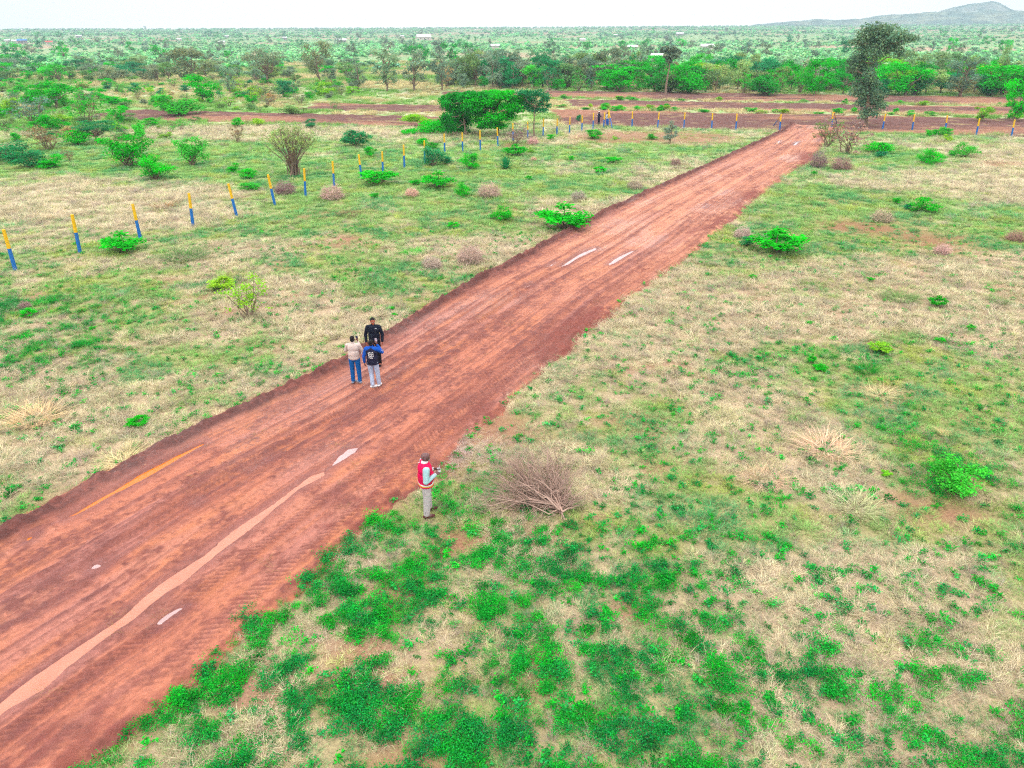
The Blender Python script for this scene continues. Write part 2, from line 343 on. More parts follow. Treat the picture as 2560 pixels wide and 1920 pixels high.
    bp = N(nt, 'ShaderNodeBump'); bp.inputs['Strength'].default_value = .7; bp.inputs['Distance'].default_value = .03; nt.links.new(n1, bp.inputs['Height']); nt.links.new(bp.outputs[0], b.inputs['Normal'])
    nt.links.new(b.outputs[0], out.inputs[0])
    tag(link('dirt_road', mesh_np('dirt_road', np.stack((x, y, z), 1), Fq, m, c, True, {'wet': wet})), kind='structure')
build_road()

def water_mat(name, c, rough=.06):
    m, nt, out = new_mat(name); b = N(nt, 'ShaderNodeBsdfPrincipled'); tc = N(nt, 'ShaderNodeTexCoord').outputs['Object']
    n = noise_n(nt, tc, 1.3, 4, .6); v = N(nt, 'ShaderNodeVectorMath', operation='SCALE'); v.inputs[0].default_value = c; nt.links.new(ramp_n(nt, n, .3, .7, .88, 1.12), v.inputs['Scale'])
    nt.links.new(v.outputs[0], b.inputs['Base Color']); b.inputs['Roughness'].default_value = rough; b.inputs['IOR'].default_value = 1.33
    b.inputs['Specular IOR Level'].default_value = .6
    bp = N(nt, 'ShaderNodeBump'); bp.inputs['Strength'].default_value = .06; bp.inputs['Distance'].default_value = .01; nt.links.new(noise_n(nt, tc, 9, 2), bp.inputs['Height']); nt.links.new(bp.outputs[0], b.inputs['Normal'])
    nt.links.new(b.outputs[0], out.inputs[0]); return m
WM = {'pink': water_mat('muddy_water', alb(208, 140, 118)), 'orange': water_mat('orange_water', alb(232, 122, 20)), 'grey': water_mat('sky_tinted_water', alb(206, 176, 178), .03)}  # grey puddles carry the sky's whitish reflection in their base colour
for kz, (k, (P, kind)) in enumerate(PW.items()):
    a = np.array(P); ctr = a.mean(0); bm = bmesh.new(); n = len(a); vs = []
    for i in range(n):
        e1 = a[i] - a[i - 1]; e2 = a[(i + 1) % n] - a[i]; t = e1 / (np.linalg.norm(e1) + 1e-9) + e2 / (np.linalg.norm(e2) + 1e-9); t = t / (np.linalg.norm(t) + 1e-9)
        area = np.sum(a[:, 0] * np.roll(a[:, 1], -1) - np.roll(a[:, 0], -1) * a[:, 1]); nr = np.array((t[1], -t[0])) * (1 if area > 0 else -1)
        p = a[i] + nr * .14; vs.append(bm.verts.new((p[0], p[1], ZW - .0012 * kz)))
    fc = bm.faces.new(vs); bmesh.ops.triangulate(bm, faces=[fc]); bm.normal_update()
    if sum(f.normal.z for f in bm.faces) < 0: bmesh.ops.reverse_faces(bm, faces=bm.faces)
    me = bpy.data.meshes.new('puddle'); bm.to_mesh(me); bm.free(); me.materials.append(WM[kind]); tag(link('puddle', me), kind='structure')

# ---------------------------------------------------------------- ploughed strips
def build_strips():
    m, nt, out = new_mat('ploughed_soil'); b = N(nt, 'ShaderNodeBsdfPrincipled'); b.inputs['Roughness'].default_value = .95; b.inputs['Specular IOR Level'].default_value = .1
    at = N(nt, 'ShaderNodeAttribute', attribute_name='col').outputs['Color']; tc = N(nt, 'ShaderNodeTexCoord').outputs['Object']
    n1 = noise_n(nt, tc, 1.6, 7, .75); v = N(nt, 'ShaderNodeVectorMath', operation='SCALE'); nt.links.new(at, v.inputs[0]); nt.links.new(ramp_n(nt, n1, .35, .65, .72, 1.28), v.inputs['Scale'])
    nt.links.new(v.outputs[0], b.inputs['Base Color']); bp = N(nt, 'ShaderNodeBump'); bp.inputs['Strength'].default_value = .8; bp.inputs['Distance'].default_value = .2; nt.links.new(n1, bp.inputs['Height']); nt.links.new(bp.outputs[0], b.inputs['Normal'])
    nt.links.new(b.outputs[0], out.inputs[0])
    for (x0, x1, b0, b1) in STRIPS:
        xs = np.arange(x0 - 1, x1 + 1, .35); bs_ = np.arange(b0 - 1.5, b1 + 1.5, .3); X, B = np.meshgrid(xs, bs_); x = X.ravel(); y = (B - .27 * X).ravel()
        di = np.minimum(np.minimum(x - x0, x1 - x) * .5, np.minimum(B.ravel() - b0, b1 - B.ravel())) + 2.0 * (fbm(x * .3, y * .3, 43) - .5)
        n = fbm(x * 1.6, y * 1.6, 44); furrow = np.sin(B.ravel() * 2 * math.pi / .9) * .05
        z = sstep(-.4, .7, di) * (.16 + furrow) + (n - .5) * .22 - .1
        r = fbm(x * .05, y * .18, 45)[:, None]; rr = sstep(.45, .62, r)
        c = np.array(alb(128, 96, 92)) * (1 - rr) + np.array(alb(172, 128, 108)) * rr
        g = (sstep(.62, .74, fbm(x * .5, y * .7, 46))[:, None]) * .6; c = c * (1 - g) + np.array(alb(178, 160, 118)) * g
        i = np.arange(len(x)).reshape(len(bs_), len(xs)); Fq = np.stack((i[:-1, :-1], i[:-1, 1:], i[1:, 1:], i[1:, :-1]), -1).reshape(-1, 4)
        tag(link('ploughed_field', mesh_np('ploughed_field', np.stack((x, y, z), 1), Fq, m, c)), kind='structure')
build_strips()

# ---------------------------------------------------------------- tufts (stuff)
def blades(n, rad, l0, l1, wid, lean, curl, seed, wind=(0, 0), seg=3, dark=.75):
    r = np.random.default_rng(seed); V = []; Fs = []; Cc = []; base = 0
    for k in range(n):
        a = r.uniform(0, 2 * math.pi); rr = rad * math.sqrt(r.uniform()); p = np.array((rr * math.cos(a), rr * math.sin(a), 0.)); L = r.uniform(l0, l1)
        da = a + r.normal(0, .8); d = np.array((math.cos(da) * lean + wind[0], math.sin(da) * lean + wind[1], 1.)); d *= r.uniform(.7, 1.2) ; d[2] = 1; d /= np.linalg.norm(d)
        w = wid * r.uniform(.7, 1.3); side = np.array((-d[1], d[0], 0)); side = side / (np.linalg.norm(side) + 1e-6); ang = r.uniform(-1, 1); side = side * math.cos(ang) + np.array((0, 0, 1)) * math.sin(ang) * .3
        b = r.uniform(dark, 1.45); cur = r.uniform(.4, 1) * curl; cv = np.array((b, b * r.uniform(.92, 1.06), b * r.uniform(.85, 1.05)))
        for j in range(seg + 1):
            t = j / seg; ww = w * (1 - .85 * t); V += [p - side * ww / 2, p + side * ww / 2]; Cc += [cv * (.9 + .15 * t)] * 2
            if j < seg: Fs.append((base + 2 * j, base + 2 * j + 1, base + 2 * j + 3, base + 2 * j + 2))
            d = d + np.array((math.cos(da) * .5, math.sin(da) * .5, -.55)) * cur / seg; d /= np.linalg.norm(d); p = p + d * L / seg
            if p[2] < .005: p[2] = .005
        base += 2 * (seg + 1)
    return mesh_np('tuft', V, Fs, M_tuft, np.array(Cc))
def leafy(n, rad, hgt, ls, seed, stems=4):
    r = np.random.default_rng(seed); V = []; Fs = []; Cc = []
    cl = [(r.normal(0, rad * .5), r.normal(0, rad * .5), r.uniform(.3, 1) * hgt) for _ in range(stems)]
    for k in range(n):
        cx, cy, cz = cl[r.integers(stems)]; p = np.array((cx + r.normal(0, rad * .28), cy + r.normal(0, rad * .28), max(.02, cz + r.normal(0, hgt * .25))))
        a = r.uniform(0, 6.28); t = r.uniform(-.5, .6); u = np.array((math.cos(a) * math.cos(t), math.sin(a) * math.cos(t), math.sin(t))); v = np.cross(u, (0, 0, 1)) + np.array((0, 0, r.uniform(-.5, .5))); v /= np.linalg.norm(v)
        L = ls * r.uniform(.6, 1.3); b = len(V); V += [p, p + u * L * .5 + v * L * .36, p + u * L, p + u * L * .5 - v * L * .36]; Fs.append((b, b + 1, b + 2, b + 3))
        q = r.uniform(.5, 1.5); Cc += [np.array((q * r.uniform(.6, 1.6), q, q * r.uniform(.6, 1.3)))] * 4
    return mesh_np('weed', V, Fs, M_tuft, np.array(Cc))
def proto_coll(name, meshes):
    c = bpy.data.collections.new(name)
    for i, me in enumerate(meshes):
        o = bpy.data.objects.new('%s_%02d' % (name, i), me); c.objects.link(o)
    return c
def scatter(name, coll, pts, scl, rz, tint, idx, tilt=None, label=None):
    n = len(pts); me = bpy.data.meshes.new(name); me.vertices.add(n); me.vertices.foreach_set('co', np.asarray(pts, np.float32).ravel())
    def fa(an, ty, key, arr): at = me.attributes.new(an, ty, 'POINT'); at.data.foreach_set(key, np.ascontiguousarray(arr).ravel())
    rot = np.zeros((n, 3), np.float32); rot[:, 2] = rz
    if tilt is not None: rot[:, :2] = tilt
    fa('rot', 'FLOAT_VECTOR', 'vector', rot); s3 = np.asarray(scl, np.float32)
    if s3.ndim == 1: s3 = np.repeat(s3[:, None], 3, 1)
    fa('scl', 'FLOAT_VECTOR', 'vector', s3); t4 = np.ones((n, 4), np.float32); t4[:, :3] = tint; fa('tint', 'FLOAT_COLOR', 'color', t4)
    fa('idx', 'INT', 'value', np.asarray(idx, np.int32))
    o = link(name, me); ng = bpy.data.node_groups.new(name, 'GeometryNodeTree')
    ng.interface.new_socket('Geometry', in_out='INPUT', socket_type='NodeSocketGeometry'); ng.interface.new_socket('Geometry', in_out='OUTPUT', socket_type='NodeSocketGeometry')
    gi = ng.nodes.new('NodeGroupInput'); go = ng.nodes.new('NodeGroupOutput'); ip = ng.nodes.new('GeometryNodeInstanceOnPoints'); ci = ng.nodes.new('GeometryNodeCollectionInfo')
    ci.inputs['Collection'].default_value = coll; ci.inputs['Separate Children'].default_value = True; ci.inputs['Reset Children'].default_value = True; ip.inputs['Pick Instance'].default_value = True
    def na(an, ty): x = ng.nodes.new('GeometryNodeInputNamedAttribute'); x.data_type = ty; x.inputs['Name'].default_value = an; return [q for q in x.outputs if q.enabled and q.name == 'Attribute'][0]
    e = ng.nodes.new('FunctionNodeEulerToRotation'); ng.links.new(na('rot', 'FLOAT_VECTOR'), e.inputs[0]); ng.links.new(e.outputs[0], ip.inputs['Rotation'])
    ng.links.new(na('scl', 'FLOAT_VECTOR'), ip.inputs['Scale']); ng.links.new(na('idx', 'INT'), ip.inputs['Instance Index'])
    ng.links.new(gi.outputs[0], ip.inputs['Points']); ng.links.new(ci.outputs[0], ip.inputs['Instance']); ng.links.new(ip.outputs[0], go.inputs[0])
    md = o.modifiers.new('scatter', 'NODES'); md.node_group = ng
    tag(o, label, name.replace('_', ' '), kind='stuff'); return o

c_straw = proto_coll('straw', [blades(54, .15, .08, .27, .008, .85, 1.3, 100 + i, seg=3, dark=.5) for i in range(5)])
c_green = proto_coll('green', [blades(46, .16, .08, .22, .013, .9, 1.2, 120 + i, seg=2, dark=.45) for i in range(5)])
c_twig = proto_coll('twig', [blades(40, .10, .15, .34, .008, .8, .5, 140 + i, seg=2, dark=.55) for i in range(3)])
c_weed = proto_coll('weed', [leafy(60, .13, .12, .055, 160 + i, 5) for i in range(5)])
c_weed2 = proto_coll('herb', [leafy(190, .24, .20, .042, 180 + i, 8) for i in range(4)])

def sample_area(d0, d1, dens):
    """random points of the visible field between two distances"""
    X0, X1 = -.86 * d1 - 9, .86 * d1 + 9; n = int((X1 - X0) * (d1 - d0) * dens); x = RNG.uniform(X0, X1, n); y = RNG.uniform(d0, d1, n)
    k = np.abs(x) < .80 * y + 8.5; return x[k], y[k]
def jit(n, a): return 1 + RNG.normal(0, a, (n, 1))
P_s = []; P_g = []; P_t = []; P_w = []; P_h = []
for d0, d1, dens, big in ((3.0, 14, 60, .72), (14, 26, 42, .85), (26, 45, 22, 1.12), (45, 72, 10, 1.6), (72, 101, 5, 2.1)):
    x, y = sample_area(d0, d1, dens); din = road_in(x, y); keep = (din < .12 + .35 * (RNG.uniform(0, 1, len(x)) < .12)) & (strips_in(x, y) < .3) & (y + .27 * x < 103); x, y, din = x[keep], y[keep], din[keep]
    g, bare, lush = veg(x, y); r = RNG.uniform(0, 1, len(x)); r2 = RNG.uniform(0, 1, len(x)); n2 = fbm(x * 1.7, y * 1.7, 91)
    ok = r2 > bare * .92 - .02 ; pl_ = np.clip(.60 * lush, 0, .75)
    isg = ok & (r < .34 + .56 * g) & (r2 > .12 * lush); iss = ok & ~isg & (r2 > .30); ist = ok & ~isg & ~iss
    for msk, lst, zz in ((isg, P_g, 0), (iss, P_s, 1), (ist, P_t, 2)):
        xx, yy, gg, ll = x[msk], y[msk], g[msk][:, None], lush[msk][:, None]; n = len(xx); m = n2[msk][:, None]
        if zz == 0:
            te = sstep(.45, .65, fbm(xx * .6, yy * .6, 92))[:, None]; t = C_GREEN * (1 - te) + C_TEAL * te; ye = sstep(.55, .7, fbm(xx * .8, yy * .8, 93))[:, None] * .6; t = t * (1 - ye) + C_YEL * ye
            t = t * (1 - .4 * (1 - gg)) + C_STRAW * .4 * (1 - gg); l2 = np.clip(ll, 0, 1) * .6 * sstep(.4, .6, fbm(xx * 1.2, yy * 1.2, 99))[:, None]; t = t * (1 - l2) + C_LUSH * l2; t = t * jit(n, .16); sc_ = RNG.uniform(.65, 1.25, n) * big
        elif zz == 1:
            t = C_STRAW * (1 - .5 * gg) + C_YEL * .5 * gg; t = t * (.60 + .75 * m) * jit(n, .12); sc_ = (.55 + .85 * sstep(.2, .9, fbm(xx * .5, yy * .5, 94) + .5 * (1 - g[msk]) - .25)) * RNG.uniform(.7, 1.3, n) * big
        else:
            t = C_GREY * (.4 + .75 * m) * jit(n, .15); sc_ = RNG.uniform(.5, 1.2, n) * big
        lst.append((xx, yy, t, sc_))
    if d1 <= 45:
        x, y = sample_area(d0, d1, 60 if d1 < 15 else 34); keep = road_in(x, y) < .05; x, y = x[keep], y[keep]; g, bare, lush = veg(x, y); n4 = fbm(x * 1.5, y * 1.5, 95) * .5 + fbm(x * 5.5, y * 5.5, 98) * .5
        p = np.clip(lush * 1.3, 0, 1) * .85 * sstep(.48, .55, n4) + .06 * sstep(.60, .66, n4); k = RNG.uniform(0, 1, len(x)) < p; n = k.sum(); te = np.clip(RNG.uniform(0, 1, (n, 1)) * .6 + sstep(.4, .62, fbm(x[k] * 1.3, y[k] * 1.3, 101))[:, None] * .6, 0, 1)
        P_h.append((x[k], y[k], (C_LEAF * (1 - te) + np.array(alb(20, 156, 76)) * te) * jit(n, .2), RNG.uniform(.35, .85, n)))
        p = .08 + .30 * sstep(.48, .62, n4) * sstep(.4, .6, fbm(x * .25, y * .25, 96)); k = RNG.uniform(0, 1, len(x)) < p * (.5 if d1 > 26 else 1.); n = k.sum(); te = RNG.uniform(0, 1, (n, 1))
        P_w.append((x[k], y[k], (C_LEAF * (1 - te) + np.array(alb(40, 170, 90)) * te) * jit(n, .2), RNG.uniform(.4, 1.1, n)))
def gz(x, y): return terrain(x, y) + 0.10 * (fbm(x * .3, y * .3, 21) - .5) * sstep(2, 30, np.abs(x) + y)
def put(name, coll, lst, nproto, label, tl=.12):
    x = np.concatenate([a[0] for a in lst]); y = np.concatenate([a[1] for a in lst]); t = np.concatenate([a[2] for a in lst]); s = np.concatenate([a[3] for a in lst]); n = len(x)
    z = gz(x, y) - .01; din = road_in(x, y); z = np.where(din > -.1, np.maximum(z, .03), z)
    scatter(name, coll, np.stack((x, y, z), 1), s, RNG.uniform(0, 6.28, n), np.clip(t, .003, .85), RNG.integers(0, nproto, n), RNG.normal(0, tl, (n, 2)), label); print(name, n)
# sprigs and straw trodden into the road
x, y = sample_area(6, 45, 6); k = road_in(x, y) > .4; x, y = x[k], y[k]; k = RNG.uniform(0, 1, len(x)) < .14 * sstep(.5, .65, fbm(x * .8, y * .8, 97)) + .004; x, y = x[k], y[k]; n = len(x)
s = x * RD[0] + y * RD[1]
q = RNG.normal(0, 1, (420, 2)) * np.array((.9, .55)); gx, gy, _ = gp(1140, 1128); kx = gx + q[:, 0]; ky = gy + q[:, 1]; kk_ = road_in(kx, ky) < -.05; x = np.concatenate((x, kx[kk_])); y = np.concatenate((y, ky[kk_])); LT = np.concatenate((np.tile(np.array(alb(190, 160, 110)), (n, 1)), np.tile(np.array(alb(224, 206, 200)), (kk_.sum(), 1)))); n = len(x)
scatter('straw_litter', proto_coll('litter', [blades(14, .16, .10, .26, .007, 2.6, .5, 200 + i, seg=2) for i in range(4)]), np.stack((x, y, np.where(road_in(x, y) > 0, .135, .03)), 1), RNG.uniform(.5, 1.1, n), RNG.uniform(0, 6.28, n), LT * jit(n, .2), RNG.integers(0, 4, n), None, 'pale straw and root scraps trodden into the red mud and its verge')
put('green_grass', c_green, P_g, 5, 'short green grass growing over the field')
put('dry_grass', c_straw, P_s, 5, 'pale dry straw coloured grass bent over in the field')
put('grey_stalks', c_twig, P_t, 3, 'thin grey dead stalks mixed into the grass')
put('leafy_herbs', c_weed2, P_h, 4, 'dense low vivid green herbs covering the near field')
put('leafy_weeds', c_weed, P_w, 5, 'tiny bright green broad-leaved weeds dotted through the grass')
# ---------------------------------------------------------------- woody plants
def tube_np(pts, rads, sides=5):
    pts = np.asarray(pts, float); n = len(pts); V = []; Fs = []
    for i in range(n):
        d = pts[min(i + 1, n - 1)] - pts[max(i - 1, 0)]; d /= np.linalg.norm(d) + 1e-9
        a = np.cross(d, (0.31, 0.17, 0.93)); a /= np.linalg.norm(a) + 1e-9; b = np.cross(d, a)
        for k in range(sides):
            t = 2 * math.pi * k / sides; V.append(pts[i] + (a * math.cos(t) + b * math.sin(t)) * rads[i])
    for i in range(n - 1):
        for k in range(sides):
            k2 = (k + 1) % sides; Fs.append((i * sides + k, i * sides + k2, (i + 1) * sides + k2, (i + 1) * sides + k))
    return V, Fs
class MB:
    def __init__(s): s.V = []; s.F = []; s.C = []
    def tube(s, pts, rads, sides=5, c=1.0):
        V, Fs = tube_np(pts, rads, sides); b = len(s.V); s.V += V; s.F += [tuple(i + b for i in f) for f in Fs]; s.C += [(c, c, c)] * len(V)
    def mesh(s, name, mat, smooth=True): return mesh_np(name, s.V, s.F, mat, np.array(s.C), smooth)
def wander(r, p0, p1, n, amp):
    p0 = np.array(p0, float); p1 = np.array(p1, float); L = np.linalg.norm(p1 - p0); t = np.linspace(0, 1, n)[:, None]
    P = p0 * (1 - t) + p1 * t; P[1:-1] += r.normal(0, amp * L, (n - 2, 3)); P[:, 2] += 0; return P
def leaves(r, lobes, n, size, hang=0.0, shell=.55, flat=0.0):
    """many small leaf-spray faces through the volume of the lobes; lobes: (cx,cy,cz,rx,ry,rz[,weight])"""
    L = np.array([l[:6] for l in lobes], float); wt = np.array([(l[3] * l[4] + l[3] * l[5] + l[4] * l[5]) * (l[6] if len(l) > 6 else 1) for l in lobes]); wt /= wt.sum()
    k = r.choice(len(L), n, p=wt); d = r.normal(size=(n, 3)); d /= np.linalg.norm(d, axis=1)[:, None]
    rad = 1 - shell * r.uniform(0, 1, n) ** 1.6; rad *= 1 + .10 * r.normal(size=n)
    # sprays gather in clumps so the outline is uneven
    cl = .62 + .66 * vnoise(d[:, 0] * 2.6 + k * 7.3, d[:, 1] * 2.6 + d[:, 2] * 3.1, 3)
    P = L[k, :3] + d * L[k, 3:6] * (rad * cl)[:, None]
    nrm = d * .5 + r.normal(size=(n, 3)) * .6 + np.array((0, 0, .35 + flat)); nrm /= np.linalg.norm(nrm, axis=1)[:, None]
    u = np.cross(nrm, r.normal(size=(n, 3))); u /= np.linalg.norm(u, axis=1)[:, None]; u[:, 2] -= hang; u /= np.linalg.norm(u, axis=1)[:, None]; v = np.cross(nrm, u)
    s = (size * r.uniform(.55, 1.35, n))[:, None]; w = s * r.uniform(.28, .5, n)[:, None]
    V = np.stack((P - u * s * .5, P + v * w, P + u * s * .5, P - v * w), 1).reshape(-1, 3); Fq = np.arange(4 * n).reshape(n, 4)
    lb = r.uniform(.78, 1.22, len(L))[k] * r.uniform(.72, 1.25, n); hue = r.normal(0, .10, n)
    c = np.stack((lb * (1 + hue * 1.6), lb, lb * (1 - hue)), 1); return V, Fq, np.repeat(np.clip(c, .2, 2), 4, 0)
def scale_unit(V, h=1.0): return V

# ---- prototypes: width about 1, height about 1, standing on z = 0
def P_bush(seed, nleaf=2600, low=True, open_=0.0, size=.048):
    r = np.random.default_rng(seed); lob = []; n = r.integers(12, 17)
    for i in range(n):
        a = r.uniform(0, 6.28); q = .37 * math.sqrt(r.uniform(.02, 1)); z = r.uniform(.18, .86); q *= (1.15 - 1.1 * abs(z - .40)); s = r.uniform(.12, .20)
        lob.append((q * math.cos(a), q * math.sin(a), z, s, s, s * r.uniform(.65, .95)))
    lob.append((0, 0, .38, .3, .3, .3)); st = MB()
    for l in lob[:-1]:
        st.tube(wander(r, (r.normal(0, .02), r.normal(0, .02), -.03), l[:3], 5, .06), [.016, .013, .010, .007, .003], 4)
        for _ in range(2):
            e = np.array(l[:3]) + r.normal(0, 1, 3) * l[3] * .7; e[2] = max(e[2], .1); st.tube(wander(r, l[:3], e, 3, .06), [.006, .004, .002], 3)
    V, Fq, c = leaves(r, lob, nleaf, size, 0, .7 + open_); V[:, 2] = np.maximum(V[:, 2], .005)
    return [('foliage', mesh_np('foliage', V, Fq, M_leaf, c)), ('stem', st.mesh('stem', M_bark))]
def P_round_tree(seed, nleaf=2900, size=.042):
    r = np.random.default_rng(seed); lob = []
    for i in range(r.integers(9, 13)):
        a = r.uniform(0, 6.28); q = r.uniform(.08, .42); z = r.uniform(.38, .88); q *= 1.15 - abs(z - .6) * 1.4; s = r.uniform(.11, .21)
        lob.append((q * math.cos(a), q * math.sin(a), z, s, s, s * r.uniform(.55, .9)))
    for i in range(3): lob.append((r.normal(0, .16), r.normal(0, .16), r.uniform(.22, .38), .15, .15, .14))
    st = MB(); f = np.array((r.normal(0, .02), r.normal(0, .02), r.uniform(.16, .28))); st.tube(wander(r, (0, 0, -.03), f, 4, .04), [.030, .025, .022, .02], 6)
    for l in lob: st.tube(wander(r, f, l[:3], 5, .05), [.017, .013, .010, .006, .003], 4)
    V, Fq, c = leaves(r, lob, nleaf, size, 0, .75); return [('crown', mesh_np('crown', V, Fq, M_leaf, c)), ('trunk', st.mesh('trunk', M_bark))]
def P_umbrella(seed, nleaf=2600, size=.036):
    r = np.random.default_rng(seed); lob = []
    for i in range(14):
        a = i * 2.4 + r.uniform(-.4, .4); q = .07 + .37 * math.sqrt(i / 14); z = .88 - .5 * q * q * 2 + r.normal(0, .05); s = r.uniform(.10, .17)
        lob.append((q * math.cos(a), q * math.sin(a), z, s * 1.25, s * 1.25, s * .42))
    for i in range(6): a = r.uniform(0, 6.28); lob.append((.25 * math.cos(a), .25 * math.sin(a), r.uniform(.5, .68), .15, .15, .08))
    st = MB(); f = np.array((r.normal(0, .03), 0, .26)); st.tube(wander(r, (0, 0, -.03), f, 4, .04), [.028, .024, .022, .02], 6)
    for l in lob: st.tube(wander(r, f, l[:3], 5, .06), [.016, .012, .009, .006, .003], 4)
    V, Fq, c = leaves(r, lob, nleaf, size, 0, .8, .5); return [('crown', mesh_np('crown', V, Fq, M_leaf, c)), ('trunk', st.mesh('trunk', M_bark))]
def P_tall(seed, nleaf=2600, size=.036):
    r = np.random.default_rng(seed); lob = []
    for i in range(16):
        z = r.uniform(.25, .92); a = r.uniform(0, 6.28); q = r.uniform(.05, .36) * (1.0 - .6 * abs(z - .6)); s = r.uniform(.09, .17)
        lob.append((q * math.cos(a), q * math.sin(a), z, s, s, s * r.uniform(.55, .95)))
    st = MB(); top = np.array((r.normal(0, .04), r.normal(0, .04), .8)); st.tube(wander(r, (0, 0, -.03), top, 7, .015), [.026, .022, .02, .016, .012, .008, .004], 6)
    for l in lob: z0 = max(.12, l[2] - .2); st.tube(wander(r, top * (z0 / .8) * np.array((1, 1, 1)), l[:3], 4, .05), [.011, .008, .006, .003], 4)
    V, Fq, c = leaves(r, lob, nleaf, size, .4, .85); return [('crown', mesh_np('crown', V, Fq, M_leaf, c)), ('trunk', st.mesh('trunk', M_bark))]
def P_thin(seed, nleaf=900, size=.04):
    r = np.random.default_rng(seed); st = MB(); lob = []
    for i in range(9):
        a = r.uniform(0, 6.28); e = np.array((.38 * math.cos(a) * r.uniform(.4, 1), .38 * math.sin(a) * r.uniform(.4, 1), r.uniform(.55, .93)))
        st.tube(wander(r, (r.normal(0, .02), r.normal(0, .02), -.02), e, 5, .05), [.013, .010, .008, .005, .003], 4)
        for _ in range(5):
            b = e * r.uniform(.5, .95); e2 = b + r.normal(0, .12, 3); e2[2] = abs(e2[2]); st.tube(wander(r, b, e2, 3, .08), [.005, .004, .002], 3); lob.append((*e2, .10, .10, .07))
        lob.append((*e, .13, .13, .09))
    V, Fq, c = leaves(r, lob, nleaf, size, 0, .95); return [('foliage', mesh_np('foliage', V, Fq, M_leaf, c)), ('stem', st.mesh('stem', M_bark))]
def P_vase(seed, nleaf=4500, size=.022):
    r = np.random.default_rng(seed); st = MB(); lob = []
    for i in range(60):
        a = r.uniform(0, 6.28); q = r.uniform(.05, .5) ** .8 * .9; q = min(q, .48); e = np.array((q * math.cos(a), q * math.sin(a), .96 - q * q * 1.1 + r.normal(0, .04)))
        b = np.array((r.normal(0, .035), r.normal(0, .035), -.02)); m = b * .6 + e * .4 + np.array((-e[0] * .18, -e[1] * .18, .02)); P = [b, m, e * .75 + m * .25, e]; st.tube(P, [.010, .0065, .0045, .002], 4, r.uniform(.7, 1.3))
        for _ in range(5):
            t = r.uniform(.35, .9); bb = m * (1 - t) + e * t; e2 = bb + r.normal(0, .055, 3) + np.array((e[0] * .15, e[1] * .15, .07)); st.tube([bb, e2], [.0035, .0015], 3, r.uniform(.7, 1.3)); lob.append((*e2, .05, .05, .05))
    V, Fq, c = leaves(r, lob, nleaf, size, 0, 1.0); return [('foliage', mesh_np('foliage', V, Fq, M_leaf, c)), ('stem', st.mesh('stem', M_bark))]
def P_broad(seed, nleaf=1500, size=.062):
    r = np.random.default_rng(seed); lob = []; st = MB()
    for i in range(13):
        a = i * 2.4 + r.uniform(-.3, .3); q = .04 + .33 * math.sqrt(i / 13); l = (q * math.cos(a), q * math.sin(a), r.uniform(.3, .8) * (1.1 - q), .14, .14, .13); lob.append(l); st.tube(wander(r, (0, 0, -.02), l[:3], 4, .05), [.016, .013, .009, .004], 4)
    V, Fq, c = leaves(r, lob, nleaf, size, 0, .7, .5); V[:, 2] = np.maximum(V[:, 2], .01); return [('foliage', mesh_np('foliage', V, Fq, M_leaf, c)), ('stem', st.mesh('stem', M_bark))]
def P_pile(seed, n=460, mat=None):
    r = np.random.default_rng(seed); st = MB()
    for i in range(n):
        a = r.uniform(0, 6.28); el = r.uniform(.0, 1.0); R_ = r.uniform(.2, .48); c = np.array((R_ * math.cos(a) * .6, R_ * math.sin(a) * .6, el * 1.0 * (1 - R_ * 1.5)))
        d = r.normal(0, 1, 3); d[2] *= .55; d /= np.linalg.norm(d); L = r.uniform(.12, .34); p0 = c - d * L / 2; p1 = c + d * L / 2 + np.array((0, 0, .08)); p0[2] = max(p0[2], 0); p1[2] = max(p1[2], .02)
        w = r.uniform(.0018, .006); st.tube(wander(r, p0, p1, 4, .09), [w, w * .8, w * .6, w * .3], 3, r.uniform(.55, 1.35))
        for _ in range(2):
            t = r.uniform(.3, .9); b = p0 * (1 - t) + p1 * t; e2 = b + r.normal(0, .07, 3); e2[2] = max(e2[2], .01); st.tube([b, e2], [w * .5, w * .2], 3, r.uniform(.6, 1.4))
    return [('', st.mesh('brush', mat or M_twigc))]
def P_tuft(seed, n=420):
    me = blades(n, .30, .22, .66, .010, .75, 1.1, seed, seg=3, dark=.5); me.materials.clear(); me.materials.append(M_leaf); return [('', me)]
def P_agave(seed):
    r = np.random.default_rng(seed); V = []; Fs = []; C_ = []
    for i in range(46):
        a = i * 2.39996; el = math.radians(12 + 72 * (i / 46)); L = .55 * r.uniform(.85, 1.05); d = np.array((math.cos(a) * math.cos(el), math.sin(a) * math.cos(el), math.sin(el))); s = np.cross(d, (0, 0, 1)); s /= np.linalg.norm(s); b = len(V)
        for t, w in ((0, .035), (.35, .042), (.7, .028), (1, .003)):
            p = d * L * t + np.array((0, 0, -.04 * t * t)) + d * .03; V += [p - s * w, p + np.array((0, 0, -.012)), p + s * w]; q = r.uniform(.9, 1.1); C_ += [(q, q, q)] * 3
        for j in range(3): Fs += [(b + 3 * j, b + 3 * j + 1, b + 3 * j + 4, b + 3 * j + 3), (b + 3 * j + 1, b + 3 * j + 2, b + 3 * j + 5, b + 3 * j + 4)]
    V = np.array(V); V[:, 2] = V[:, 2] * 1.75; return [('', mesh_np('rosette', V, Fs, M_leaf, np.array(C_)))]
M_twigc = leaf_mat('dry_twigs', 'object', 0.0)
